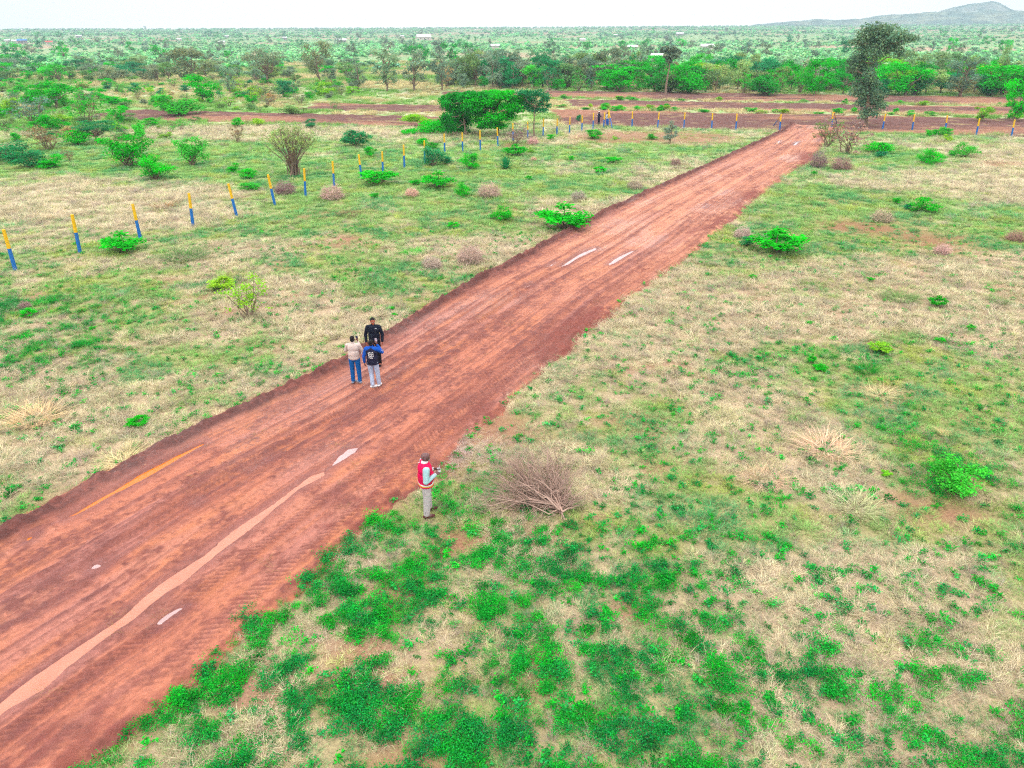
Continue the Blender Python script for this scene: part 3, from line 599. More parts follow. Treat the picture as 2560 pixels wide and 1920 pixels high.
PROTO = {
 'bush': [P_bush(300 + i) for i in range(6)], 'round': [P_round_tree(320 + i) for i in range(6)], 'umbrella': [P_umbrella(340 + i) for i in range(4)],
 'tall': [P_tall(360 + i) for i in range(5)], 'thin': [P_thin(380 + i) for i in range(4)], 'vase': [P_vase(400)], 'broad': [P_broad(410 + i) for i in range(4)],
 'pile': [P_pile(420 + i) for i in range(4)], 'agave': [P_agave(440)], 'tuft': [P_tuft(450 + i) for i in range(3)],
 'fine': [P_bush(460 + i, 3600, size=.036) for i in range(3)], 'farbush': [P_bush(480 + i, 500, size=.09) for i in range(4)], 'fartree': [P_round_tree(490 + i, 600, .075) for i in range(4)],
 'fartall': [P_tall(500 + i, 600, .07) for i in range(3)],
}
NAME = {'bush': ('bush', 'bush'), 'round': ('round_tree', 'tree'), 'umbrella': ('umbrella_tree', 'tree'), 'tall': ('tall_tree', 'tree'), 'thin': ('open_shrub', 'shrub'), 'vase': ('bare_shrub', 'shrub'), 'broad': ('leafy_plant', 'plant'),
        'pile': ('brush_pile', 'brush pile'), 'agave': ('agave', 'agave'), 'tuft': ('grass_clump', 'grass clump'), 'fine': ('bush', 'bush'), 'farbush': ('distant_bush', 'bush'), 'fartree': ('distant_tree', 'tree'), 'fartall': ('distant_tree', 'tree')}
K = 1.6
COLR = {'vivid': (8, 182, 22), 'bright': (60, 186, 50), 'lime': (130, 190, 40), 'teal': (30, 140, 84), 'dark': (14, 152, 40), 'olive': (112, 148, 84), 'grey': (128, 150, 116), 'pale': (140, 176, 110), 'tan': (176, 156, 110), 'brown': (140, 118, 84), 'tallgreen': (104, 138, 106), 'slate': (118, 144, 118),
        'twig': (198, 170, 158), 'dtwig': (158, 128, 124), 'straw': (214, 202, 168)}
STEMC = {}
def colour(c, var=.08):
    a = np.array(alb(*COLR[c])) * K; a = a * (1 + random.uniform(-var, var)) * np.array((1 + random.uniform(-var, var) * 1.5, 1, 1 + random.uniform(-var, var))); return (*[float(min(v, .85)) for v in a], 1)
def plant(kind, P, w, h, c, label=None, group=None, name=None, cat=None, var=.16):
    pr = random.choice(PROTO[kind]); nm, ct = NAME[kind]; nm = name or nm; ct = cat or ct; rz = random.uniform(0, 6.28); cc = colour(c, var)
    sc3 = (w, w, h)
    if len(pr) == 1:
        o = link(nm, pr[0][1]); o.location = P; o.rotation_euler.z = rz; o.scale = sc3; o.color = cc; return tag(o, label, ct, group)
    e = empty(nm, P, rz, label, ct, group)
    for pn, me in pr:
        o = link(pn, me, e); o.scale = sc3; o.color = cc
    return e
def by_px(kind, bx, by, ty, wpx, c, label, group=None, **k):
    P, h, w = spot(bx, by, ty, wpx); 
    if kind in ('bush', 'broad', 'pile', 'tuft', 'fine'): h = max(h, .55 * w)
    return plant(kind, P, w * {'pile': 1.05, 'agave': 1.05, 'vase': 1.05, 'fine': 1.5, 'thin': 1.5}.get(kind, 1.45), h * (1.22 if kind in ('fine', 'thin') else 1.06), c, label, group, **k)
def groundz(P): return P

# ---------------------------------------------------------------- single plants one can point at
S = 1 / 2.572
def c1(x, y): return x * S, y * S
CAT = []   # kind, base x, base y, top y, width, colour, label
def a1(kind, x, yb, yt, w, c, label, ox=0, oy=0): CAT.append((kind, ox + x * S, oy + yb * S, oy + yt * S, w * S, c, label))
# left quarter, scrub behind the posts
a1('thin', 235, 780, 610, 230, 'slate', 'grey-green twiggy thorn shrub near the left edge, beside a bright green tree')
a1('round', 390, 665, 475, 230, 'vivid', 'dark bright green leafy tree just behind the grey thorn shrub near the left edge')
a1('bush', 250, 640, 545, 110, 'vivid', 'small bright bush hugging the left side of the dark green leafy tree')
a1('bush', 85, 700, 565, 110, 'lime', 'yellow green upright bush at the far left edge before the scrub')
a1('bush', 20, 720, 635, 100, 'vivid', 'low bright bush cut off by the left edge of the scrub')
a1('thin', 590, 770, 570, 170, 'bright', 'loose bright green upright shrub growing across the bare soil strip')
a1('round', 785, 770, 650, 110, 'vivid', 'small round-headed bright tree in front of the bare soil strip')
a1('bush', 750, 645, 570, 130, 'vivid', 'bright bush behind the bare soil strip, left of a thorn tree clump')
a1('round', 1330, 635, 470, 180, 'vivid', 'mid green rounded tree standing before the tree belt on the left')
a1('round', 1240, 500, 275, 220, 'grey', 'broad grey-green tree towering over the left scrub with a dark trunk')
a1('umbrella', 1745, 530, 295, 190, 'slate', 'dark flat-topped tree on a thin bare trunk left of the tall grey tree')
a1('tall', 2075, 520, 262, 180, 'grey', 'tall dense grey-green tree, widest of the tall ones left of the belt')
a1('tall', 1500, 590, 400, 110, 'grey', 'narrow grey tree between the broad grey tree and the flat-topped one')
a1('bush', 1855, 610, 495, 120, 'teal', 'compact dark teal bush in front of the tree belt')
a1('bush', 1055, 585, 540, 60, 'teal', 'small dark teal round bush in the left scrub')
a1('bush', 715, 550, 505, 60, 'teal', 'tiny dark teal bush behind the loose bright shrub')
a1('bush', 1560, 615, 570, 70, 'vivid', 'small vivid bush on the edge of the far bare strip')
a1('bush', 2120, 605, 515, 110, 'lime', 'lime green bush below the tall dense grey-green tree')
a1('thin', 1730, 620, 540, 170, 'olive', 'thin olive shrub beside the compact teal bush')
a1('bush', 1180, 720, 590, 240, 'bright', 'wide bright green mound of bush before the bare strip')
a1('bush', 1080, 690, 600, 110, 'vivid', 'vivid bush at the left end of the wide bright mound')
a1('umbrella', 645, 890, 750, 190, 'teal', 'dark teal thorn bush with spreading top in the left scrub')
a1('bush', 500, 905, 860, 170, 'vivid', 'low spreading bright bush left of the dark teal thorn bush')
a1('bush', 350, 810, 700, 120, 'vivid', 'bright bush in front of the grey thorn shrub')
a1('bush', 925, 870, 740, 80, 'bright', 'upright bright bush right of the dark teal thorn bush')
a1('bush', 980, 785, 740, 90, 'vivid', 'small low bright bush on the near side of the bare strip')
a1('thin', 340, 930, 800, 210, 'brown', 'brownish sprawling thorn shrub with dry branches at left')
a1('fine', 830, 1040, 850, 280, 'vivid', 'largest bright green feathery bush of the left field')
a1('fine', 1245, 1040, 870, 180, 'bright', 'upright feathery bush right of the largest feathery one')
a1('fine', 1010, 1130, 1000, 200, 'vivid', 'round vivid bush nearest the tan grass at left')
a1('fine', 130, 1000, 880, 230, 'teal', 'dark green bush group member lying along the left edge')
a1('bush', 210, 1050, 940, 170, 'teal', 'dark green bush right of the one along the left edge')
a1('bush', 345, 1050, 985, 150, 'vivid', 'low green bush at the right end of the dark green row at left')
a1('thin', 470, 1010, 940, 60, 'brown', 'little brown sapling in the grass behind the left field bushes')
a1('bush', 1515, 1090, 1030, 90, 'vivid', 'small dark bush left of two stacked bright bushes')
a1('bush', 1610, 1130, 1065, 110, 'vivid', 'vivid bush above the lime one near the fifth post')
a1('bush', 1615, 1205, 1135, 120, 'bright', 'soft lime bush below the vivid one near the fifth post')
a1('bush', 1540, 800, 735, 80, 'vivid', 'vivid small bush on the near edge of the soil strip')
a1('bush', 1690, 790, 730, 80, 'lime', 'lime bush on the near edge of the soil strip')
a1('bush', 2020, 810, 750, 70, 'teal', 'teal bush right of the soil strip above the bare shrub')
a1('bush', 1900, 720, 660, 120, 'olive', 'olive bush on the green ridge between two soil strips')
a1('thin', 1545, 900, 800, 90, 'brown', 'thin brown dry sapling left of the bare vase-shaped shrub')
a1('vase', 1905, 1115, 800, 330, 'pale', 'big vase-shaped shrub of bare branches with a thin green haze of leaves')
a1('bush', 1960, 240 + 1000, 1010, 10, 'olive', None)
CAT.pop()
# centre, offset 850
def a2(*a): a1(*a, 850, 0)
a2('bush', 120, 930, 800, 150, 'teal', 'soft teal bush in the green grass left of the acacia group')
a2('bush', 215, 1000, 930, 70, 'vivid', 'small dark bush behind the ninth and tenth posts')
a2('bush', 540, 925, 890, 90, 'vivid', 'low bright bush behind the twelfth post')
a2('bush', 600, 955, 925, 80, 'vivid', 'tiny bright bush right of the twelfth post')
a2('fine', 610, 1060, 955, 140, 'teal', 'rounded teal bush in front of the twelfth post')
a2('bush', 700, 1050, 1000, 80, 'teal', 'small teal bush right of the rounded teal one')
a2('fine', 857, 1085, 995, 115, 'vivid', 'neat round bright bush left of the agave')
a2('agave', 1082, 1085, 995, 115, 'teal', 'spiky blue-green agave rosette in the grass below the acacia group')
a2('broad', 1140, 1000, 935, 140, 'vivid', 'spreading vivid leafy plant above the agave')
a2('bush', 1245, 985, 950, 40, 'lime', 'little lime bush right of the vivid leafy plant')
a2('broad', 260, 1175, 1100, 210, 'vivid', 'wide leafy bright plant under the tenth post')
a2('bush', 490, 1180, 1140, 70, 'vivid', 'small bright bush behind a grey brush pile, middle of the green patch')
a2('broad', 640, 1200, 1140, 190, 'vivid', 'low sprawling bright plant between two brush piles')
a2('fine', 812, 1260, 1165, 85, 'vivid', 'upright dark bright bush touching the large brush pile')
a2('bush', 230, 1265, 1220, 60, 'bright', 'small lime bush above the brown grass clump')
a2('pile', 475, 1255, 1185, 135, 'twig', 'small mauve-brown brush pile between green bushes')
a2('pile', 970, 1265, 1155, 225, 'twig', 'large pale mauve dome-shaped brush pile beside the upright bush')
a2('pile', 1260, 1035, 1000, 60, 'twig', 'tiny grey brush heap right of the agave')
a2('pile', 1545, 1290, 1225, 150, 'twig', 'grey brush pile in the grass halfway to the road bend')
a2('pile', 1910, 1220, 1150, 150, 'twig', 'faint grey-tan brush heap beside the far road edge')
a2('pile', 2170, 1075, 1010, 100, 'dtwig', 'round brown brush heap left of the far road edge')
a2('thin', 1145, 930, 830, 130, 'dtwig', 'bare grey dead shrub under the right acacia')
a2('pile', 1260, 930, 875, 110, 'twig', 'dead brush lying right under the acacia trunk')
a2('thin', 1425, 1500 - 660, 770, 10, 'vivid', None); CAT.pop()
a2('bush', 1550, 785, 740, 40, 'teal', 'small dark bush behind the fence between posts and soil')
a2('bush', 1370, 905, 865, 50, 'vivid', 'small vivid bush below the nineteenth post')
a2('bush', 1645, 895, 860, 100, 'vivid', 'vivid low bush in front of the two workers')
a2('bush', 1785, 905, 880, 30, 'lime', 'lime tuft in front of the corner of the fence')
a2('bush', 2020, 905, 870, 70, 'bright', 'green hump at the edge of the pale soil')
a2('tall', 2140, 935, 785, 110, 'slate', 'small dense dark tree between the fence and the road')
a2('broad', 1770, 1055, 1005, 95, 'vivid', 'bright two-lobed leafy plant alone in pale grass')
a2('broad', 1690, 1115, 1075, 80, 'vivid', 'flat bright leafy plant below the two-lobed one')
a2('bush', 1505, 1040, 1005, 40, 'vivid', 'tiny bright bush left of the two-lobed plant')
a2('bush', 1225, 1155, 1130, 40, 'vivid', 'tiny bright bush in the grass below the agave')
# right, offset 1700
def a3(*a): a1(*a, 1700, 0)
a3('round', 2165, 815, 560, 165, 'vivid', 'bright round-crowned tree on a short trunk at the right edge behind the fence')
a3('round', 1955, 815, 715, 95, 'lime', 'small lime and orange round tree right behind a fence post')
a3('thin', 1090, 1010, 830, 220, 'dtwig', 'dark brown dead thorn bush beside the end of the road')
a3('thin', 960, 965, 820, 150, 'olive', 'olive half-dead thorn bush left of the dark dead one')
a3('pile', 900, 1095, 960, 170, 'dtwig', 'heap of cut pale and dark branches at the road end')
a3('pile', 1050, 1110, 1010, 190, 'dtwig', 'low brown cut branches lying right of the pale branch heap')
a3('bush', 1290, 1005, 935, 140, 'vivid', 'vivid green bush right of the dead thorn bush')
a3('bush', 1300, 1035, 985, 80, 'teal', 'teal bush tucked under the vivid green one')
a3('bush', 1640, 905, 850, 80, 'vivid', 'green bush standing in front of the fence soil strip')
a3('bush', 1710, 905, 845, 90, 'bright', 'bright bush hiding the foot of a fence post')
a3('bush', 1738, 940, 890, 55, 'lime', 'small yellow green bush in front of the hidden post foot')
a3('fine', 1640, 1080, 980, 140, 'vivid', 'largest green bush in the right field')
a3('fine', 1845, 1040, 945, 120, 'bright', 'tall soft green bush right of the largest one')
a3('bush', 1775, 1030, 990, 60, 'vivid', 'low bright bush between the two larger ones at right')
a3('bush', 875, 1145, 1120, 35, 'vivid', 'tiny vivid plant beside the road edge near the cut branches')
# offset (0,450)
def b1(*a): a1(*a, 0, 450)
b1('broad', 800, 435, 300, 225, 'vivid', 'dark glossy broad-leaved bush beside the third post')
b1('tuft', 1190, 480, 380, 240, 'olive', 'olive green grass clump right of the glossy bush')
b1('tuft', 1080, 150, 75, 120, 'brown', 'brown dry grass clump beyond the fourth post')
b1('thin', 1600, 865, 640, 230, 'lime', 'lime green shrub with loose stems left of the road, tallest near it')
b1('broad', 1440, 680, 590, 150, 'lime', 'small lime leafy plant behind the loose lime shrub')
b1('pile', 170, 790, 740, 110, 'dtwig', 'little dark brush heap in the green patch at left')
b1('broad', 190, 840, 790, 90, 'vivid', 'bright leafy plant below the little dark brush heap')
b1('pile', 1850, 75, 0, 210, 'dtwig', 'mauve brush pile behind the sixth and seventh posts')
b1('pile', 2150, 110, 15, 230, 'twig', 'brown brush pile behind the eighth post')
b1('bush', 600, 935, 905, 40, 'vivid', 'tiny bright round weed in the left dry grass')
# offset (850,450)
def b2(*a): a1(*a, 850, 450)
b2('tuft', 70, 215, 145, 120, 'brown', 'reddish brown grass clump below the ninth post')
b2('fine', 1040, 260, 170, 130, 'vivid', 'round vivid bush below the large mauve brush pile')
b2('broad', 1445, 315, 220, 300, 'vivid', 'dark glossy low shrub close to the left edge of the road')
b2('broad', 735, 300, 265, 70, 'vivid', 'small glossy plant left of the round vivid bush')
b2('tuft', 480, 470, 380, 110, 'bright', 'green grass clump left of the long dead branch')
b2('pile', 850, 530, 440, 270, 'twig', 'long low pile of dead branches in the grass left of the road')
b2('pile', 600, 555, 520, 190, 'twig', 'thin tail of dead twigs left of the long dead branch pile')
b2('tuft', 150, 720, 640, 170, 'olive', 'olive grass clump above the three people')
b2('broad', 355, 865, 840, 35, 'vivid', 'tiny vivid weed above the road, nearest the man in black')
b2('broad', 340, 825, 800, 35, 'vivid', 'tiny vivid weed second up from the man in black')
b2('tuft', 1030, 470, 400, 110, 'straw', 'tan grass clump above the long dead branch pile')
# offset (1700,450)
def b3(*a): a1(*a, 1700, 450)
b3('broad', 640, 480, 320, 300, 'vivid', 'big vivid leafy bush beside a grey brush pile right of the road')
b3('bush', 440, 440, 380, 90, 'teal', 'teal bush at the left foot of the big vivid leafy bush')
b3('pile', 410, 385, 300, 170, 'twig', 'grey brush pile touching the big vivid leafy bush')
b3('bush', 1580, 230, 160, 150, 'vivid', 'bright bush in the right field above the bare soil scrape')
b3('bush', 1405, 175, 140, 55, 'vivid', 'small round bright bush left of the bright one above the scrape')
b3('bush', 1470, 215, 170, 60, 'teal', 'teal bush between the small round and the bright bush')
b3('pile', 1310, 290, 225, 200, 'twig', 'tan brush heap left of the right field bare scrape')
b3('pile', 2160, 425, 340, 170, 'dtwig', 'brown brush heap at the right edge of the photo')
b3('pile', 1690, 510, 460, 170, 'twig', 'flat grey twig heap right of centre in the right field')
b3('tuft', 1420, 790, 690, 190, 'olive', 'olive brown grass clump in the right field')
b3('broad', 1655, 840, 760, 95, 'vivid', 'rounded vivid leafy plant right of the olive brown clump')
b3('broad', 845, 1200, 1130, 50, 'vivid', 'narrow vivid plant at left of a pair in the right field')
b3('broad', 900, 1245, 1200, 80, 'vivid', 'low vivid plant directly below the narrow one')
b3('tuft', 955, 1160, 1070, 90, 'dark', 'dark green grass clump behind the narrow vivid plant')
b3('tuft', 1190, 1250, 1140, 140, 'dark', 'dark green grass clump right of the low vivid plant')
b3('broad', 1290, 1130, 1065, 130, 'lime', 'lime leafy sprig above the dark green grass clump')
b3('broad', 1230, 675, 640, 45, 'vivid', 'tiny vivid plant left of the olive brown clump')
b3('broad', 475, 645, 620, 45, 'vivid', 'tiny vivid plant near the road below the big leafy bush')
b3('broad', 1870, 995, 955, 45, 'vivid', 'tiny vivid plant at right below the rounded vivid plant')
b3('broad', 1670, 1070, 1035, 60, 'vivid', 'vivid weed at right in the soft green patch')
b3('broad', 835, 950, 915, 45, 'vivid', 'small vivid weed left of a brown seed clump')
b3('tuft', 2060, 820, 740, 110, 'olive', 'olive grass clump near the right edge in tan grass')
b3('tuft', 840, 700, 640, 100, 'olive', 'olive brown grass clump below the big vivid leafy bush')
def b4(*a): a1(*a, 1700, 950)
b4('fine', 1770, 760, 560, 290, 'bright', 'soft feathery green bush in the near right field')
b4('tuft', 930, 470, 310, 260, 'straw', 'pale upright straw grass clump in the near right field')
b4('tuft', 1120, 850, 680, 230, 'straw', 'pale leaning straw clump left of the soft feathery bush')
b4('tuft', 540, 660, 560, 210, 'straw', 'fan-shaped straw clump leftmost in the near right field')
b4('broad', 1315, 640, 600, 60, 'lime', 'tiny yellow green sprig above the leaning straw clump')
b4('tuft', 290, 250, 170, 120, 'straw', 'greyish dry grass clump right of the road')
b4('tuft', 1680, 380, 290, 70, 'straw', 'small grey dry stalk clump behind the feathery bush')
b4('tuft', 1280, 120, 40, 160, 'straw', 'tall pale straw clump at the top of the near right field')
def b5(*a): a1(*a, 0, 950)
b5('tuft', 220, 230, 30, 260, 'straw', 'tallest pale straw clump at the left edge beside the road')
b5('tuft', 790, 500, 400, 200, 'straw', 'fan of pale straw leaning over the road bank')
b5('broad', 890, 265, 200, 120, 'vivid', 'vivid leafy weed in the left verge grass')
b5('tuft', 840, 410, 290, 90, 'straw', 'thin straw wisp behind the fan over the bank')
for (k, bx, by, ty, w, c, lab) in CAT:
    by_px(k, bx, by, ty, w, c, lab)

# ---------------------------------------------------------------- the acacia group, the big tree, the lone bare-stemmed tree
def custom_tree(name, px, py, lobes_px, trunk_px, nleaf, size, col, label, hang=0, flat=0, shell=.8, depth=1.0, tr=.16, twigs=0, seed=1, group=None, cat='tree'):
    """lobes and trunk measured in the photograph in the vertical plane through the base, given real depth"""
    r = np.random.default_rng(seed); x, y, z = gp(px, py); dep = y * math.cos(PITCH) + H * math.sin(PITCH); sc_ = dep / F / .985
    e = empty(name, (x, y, z), -math.atan2(x, y), label, cat, group)
    hx, hy = x / math.hypot(x, y), y / math.hypot(x, y); D0 = math.hypot(x, y)
    def loc(a, b):
        d = ray(a, b); t = D0 / (d[0] * hx + d[1] * hy); X, Y, Z = d[0] * t, d[1] * t, H + d[2] * t; return np.array(((X - x) * hy - (Y - y) * hx, 0, Z - z))
    lob = []
    for l in lobes_px:
        a, b, rx, rz = l[:4]; dy = (l[4] if len(l) > 4 else r.uniform(-.7, .7)) * depth * 30 * sc_; p = loc(a, b)
        lob.append((p[0], dy, p[2], rx * sc_, rx * sc_ * .9, rz * sc_))
    st = MB(); tp = [loc(a, b) for a, b in trunk_px]; n = len(tp); tp = np.array(tp); st.tube(tp, [tr * (1 - .75 * i / (n - 1)) for i in range(n)], 7)
    for l in lob:
        j = int(np.argmin([np.linalg.norm(t - np.array(l[:3])) + max(0, t[2] - l[2]) * 2 for t in tp])); q = wander(r, tp[j], l[:3], 6, .05); st.tube(q, [tr * .4, tr * .33, tr * .26, tr * .18, tr * .1, tr * .04], 5)
        for _ in range(2 + twigs):
            b = q[r.integers(2, 5)]; e2 = np.array(l[:3]) + r.normal(0, .6, 3) * np.array(l[3:6]); st.tube(wander(r, b, e2, 4, .07), [tr * .15, tr * .1, tr * .07, tr * .03], 4)
    V, Fq, c = leaves(r, lob, nleaf, size, hang, shell, flat); o = link('crown', mesh_np('crown', V, Fq, M_leaf, c), e); o.color = colour(col, .02); link('trunk', st.mesh('trunk', M_bark), e); return e
def T(a, b, ox=1700, oy=0, s=1 / 2.572): return (ox + a * s, oy + b * s)
def lobs(L, ox, s=1 / 2.572): return [(ox + a * s, b * s, rx * s, rz * s) for a, b, rx, rz in L]
big = lobs([(1240,215,55,40),(1300,200,45,30),(1370,215,60,40),(1430,250,60,40),(1490,270,60,28),(1535,275,30,12),(1200,255,50,32),(1150,290,45,20),(1125,290,22,12),(1250,280,70,45),(1330,290,70,50),(1400,320,60,45),(1440,370,40,30),(1210,330,60,40),(1280,360,60,40),(1180,390,60,40),(1140,420,55,35),(1120,470,35,30),(1200,440,60,45),(1270,440,40,45),
            (1180,500,60,45),(1240,510,50,45),(1200,560,70,45),(1270,560,50,40),(1170,610,60,45),(1240,620,70,50),(1300,640,50,45),(1200,680,65,50),(1270,690,65,45),(1320,700,35,30),(1210,740,45,35),(1260,750,50,30),(1190,770,30,22),(1350,350,50,40),(1320,240,70,40)], 1700)
custom_tree('tall_tree', 2173, 328, big, [T(1216, 840), T(1215, 780), T(1225, 700), T(1235, 600), T(1245, 500), T(1270, 430), T(1300, 340), T(1320, 250)], 12500, .25, 'tallgreen', 'tallest tree, dark grey-green, with a ragged wide head over a narrow lower crown', hang=.25, tr=.24, seed=11, depth=1.2)
mid = lobs([(870,640,60,34),(1180,660,60,30),(960,640,90,32),(1060,610,90,26),(1150,630,70,26),(880,680,70,28),(1000,680,100,34),(1110,680,80,34),(840,720,50,22),(920,730,80,28),(1020,740,90,30),(1100,740,60,28),(960,780,70,26),(1040,800,60,22),(900,770,40,18),(1150,700,45,26),(930,810,40,18),(1000,600,70,18),(1090,590,60,14)], 850)
custom_tree('acacia_tree', 1249, 338, mid, [T(1030, 870, 850), T(1035, 820, 850), T(1020, 760, 850), T(1010, 700, 850)], 22000, .19, 'vivid', 'brightest green umbrella acacia in the middle of the three behind the fence posts', flat=.7, tr=.17, seed=12, depth=2.0, twigs=2)
lf = lobs([(740,640,90,30),(900,640,80,30),(770,630,70,35),(850,610,80,32),(930,600,60,25),(720,680,55,40),(790,700,80,45),(700,740,45,40),(760,770,70,45),(830,780,50,50),(720,800,45,35),(790,840,60,30),(860,680,60,40),(700,660,35,22)], 850)
custom_tree('acacia_tree', 1171, 336, lf, [T(825, 865, 850), T(820, 800, 850), T(810, 740, 850), T(800, 660, 850)], 16000, .20, 'dark', 'dark green dense acacia on the left of the three, reaching low to the grass', tr=.15, seed=13, depth=2.2)
rt = lobs([(1220,610,60,30),(1290,600,60,30),(1340,630,40,30),(1240,650,60,30),(1310,670,50,28),(1360,680,25,15),(1220,690,45,25),(1270,710,50,22),(1180,600,40,20),(1330,710,35,18)], 850)
custom_tree('acacia_tree', 1342, 344, rt, [T(1265, 885, 850), T(1263, 820, 850), T(1268, 750, 850), T(1272, 690, 850)], 6500, .15, 'teal', 'teal thinner acacia on the right of the three with a slim bare trunk', flat=.3, shell=.95, tr=.11, seed=14, depth=1.8, twigs=3)
un = lobs([(640,800,110,30),(740,790,70,35),(560,830,70,22),(470,830,60,18),(700,830,100,22)], 850)
custom_tree('bush', 1110, 330, un, [T(660, 845, 850), T(660, 820, 850), T(650, 800, 850)], 6000, .17, 'vivid', 'long low bright bush spreading out from under the dark left acacia', seed=15, depth=1.5, tr=.05, cat='bush')
pl2 = lobs([(520,760,60,18),(450,755,45,18),(570,770,50,22),(490,735,50,10)], 850)
custom_tree('bush', 1045, 314, pl2, [T(500, 810, 850), T(500, 790, 850), T(505, 770, 850)], 2500, .15, 'lime', 'yellow-green bush above the long low one left of the acacias', seed=16, depth=1.3, tr=.04, cat='bush')
ln = lobs([(2110,330,30,20),(2150,325,35,18),(2190,345,28,18),(2130,365,30,22),(2165,370,35,20),(2140,400,20,15)], 850)
custom_tree('tall_tree', 1672, 242, ln, [T(2112, 625, 850), T(2118, 560, 850), T(2128, 500, 850), T(2140, 440, 850), T(2140, 390, 850), T(2150, 345, 850)], 2600, .42, 'slate', 'lone tree on a long crooked bare trunk with a small dark top', seed=17, depth=.5, tr=.22)
vn = lobs([(2118,560,16,26),(2125,510,14,20),(2112,600,10,20)], 850)

# ---------------------------------------------------------------- scrub on the left and the belt of trees
placed = []
def ords(n):
    W = ['first', 'second', 'third', 'fourth', 'fifth', 'sixth', 'seventh', 'eighth', 'ninth', 'tenth', 'eleventh', 'twelfth', 'thirteenth', 'fourteenth', 'fifteenth', 'sixteenth', 'seventeenth', 'eighteenth', 'nineteenth']
    if n < 19: return W[n]
    t = {2: 'twenty', 3: 'thirty', 4: 'forty', 5: 'fifty', 6: 'sixty', 7: 'seventy', 8: 'eighty', 9: 'ninety'}; a, b = divmod(n + 1, 10)
    if b == 0: return {2: 'twentieth', 3: 'thirtieth', 4: 'fortieth', 5: 'fiftieth', 6: 'sixtieth', 7: 'seventieth', 8: 'eightieth', 9: 'ninetieth'}[a]
    return t[a] + '-' + W[b - 1]
def screen_x(P): return 1280 + F * P[0] / (P[1] * math.cos(PITCH) + (H - P[2]) * math.sin(PITCH))
batch = {}
CW = {'vivid': 'vivid green', 'bright': 'bright green', 'lime': 'yellow-green', 'teal': 'teal green', 'dark': 'dark green', 'olive': 'olive green', 'grey': 'dull grey-green', 'pale': 'pale green', 'tan': 'tan', 'brown': 'brownish', 'slate': 'slate grey-green'}
KW = {'bush': 'bush', 'round': 'round tree', 'umbrella': 'flat-topped tree', 'tall': 'tall narrow tree', 'thin': 'open shrub', 'farbush': 'bush', 'fartree': 'round tree', 'fartall': 'tall tree'}
def rand_plant(kind, x, y, w, h, c, where, group):
    P = Vector((x, y, float(terrain(x, y)))); o = plant(kind, P, w, h, c, None, group); batch.setdefault((where, c, KW[kind]), []).append((screen_x(P), o))
def free(x, y, r):
    for a, b, q in placed:
        if (a - x) ** 2 + (b - y) ** 2 < (q + r) ** 2: return False
    placed.append((x, y, r)); return True
rg = random.Random(5)
def choose(d):
    t = rg.uniform(0, sum(d.values()))
    for k, v in d.items():
        t -= v
        if t <= 0: return k
    return k
# front rows of the belt, right and centre
for row, (off, n, hs) in enumerate(((1.5, 44, (2.6, 5.2)), (9, 40, (3.5, 6.5)), (19, 36, (3.8, 7.2)), (32, 30, (3.8, 7.5)), (52, 26, (4, 7)))):
    for i in range(n):
        b = 163.5 + off + rg.uniform(-3, 3); x = -14 + (i + rg.uniform(-.35, .35)) * (132 + off * .8) / n; y = b - .27 * x
        if x / y > .74 or (x < 4 and row == 0 and rg.random() < .4): continue
        c = choose({'vivid': 4, 'bright': 3, 'lime': 1.6, 'olive': 3, 'teal': 2, 'dark': 1.5, 'grey': 1.6, 'tan': .6, 'pale': 1}); h = rg.uniform(*hs)
        if x < 30 and row > 0: c = choose({'grey': 4, 'olive': 3, 'slate': 2, 'teal': 2, 'vivid': 1}); h *= 1.15
        k = choose({'round': 5, 'bush': 3, 'umbrella': 1.2, 'tall': 1.0, 'thin': 1}) if row else choose({'bush': 5, 'round': 4, 'thin': 2}); w = h * rg.uniform(.85, 1.45)
        if k == 'tall': w = h * .6; h *= 1.25
        if k == 'umbrella': w = h * 1.5
        if k == 'bush': w = h * 1.5; h *= .85
        rand_plant(k, x, y, w, h, c, 'in the belt behind ploughed strips', 'trees and bushes of the belt behind the ploughed strips')
# tall grey trees of the belt at the centre: measured ones
for (bx, by, ty, w, c) in ((975, 225, 110, 80, 'grey'), (1045, 226, 118, 90, 'grey'), (1112, 225, 122, 70, 'slate'), (1240, 222, 125, 55, 'grey'), (1183, 180, 115, 34, 'slate'), (1385, 200, 132, 45, 'grey'), (1290, 222, 150, 60, 'teal'), (905, 226, 150, 60, 'grey'), (1480, 200, 148, 50, 'olive')):
    P, h, wm = spot(bx, by, ty, w); o = plant('tall', P, wm * 1.3, h, c, None, 'trees and bushes of the belt behind the ploughed strips'); batch.setdefault(('at the centre of the belt', c, 'tall narrow tree'), []).append((bx, o))
for (k, bx, by, ty, w, c, lab) in (('round', 2042, 248, 160, 75, 'vivid', 'vivid green tree standing out in the belt left of the tallest tree'), ('bush', 1920, 246, 182, 85, 'dark', 'dark green dense bushy tree in the belt, foot in the soil strip edge'), ('tall', 2410, 255, 150, 80, 'slate', 'dark slate leaning tree on a pale trunk right of the tallest tree'),
          ('round', 2510, 252, 165, 130, 'vivid', 'wide vivid green tree mass near the right edge of the belt'), ('round', 2270, 250, 165, 100, 'vivid', 'vivid green tree just right of the tallest tree in the belt'), ('bush', 1730, 238, 165, 90, 'vivid', 'vivid bushy tree right of the lone bare trunk'), ('umbrella', 1560, 225, 155, 110, 'vivid', 'bright flat-topped tree in the belt left of the lone bare trunk')):
    by_px(k, bx, by, ty, w, c, lab)
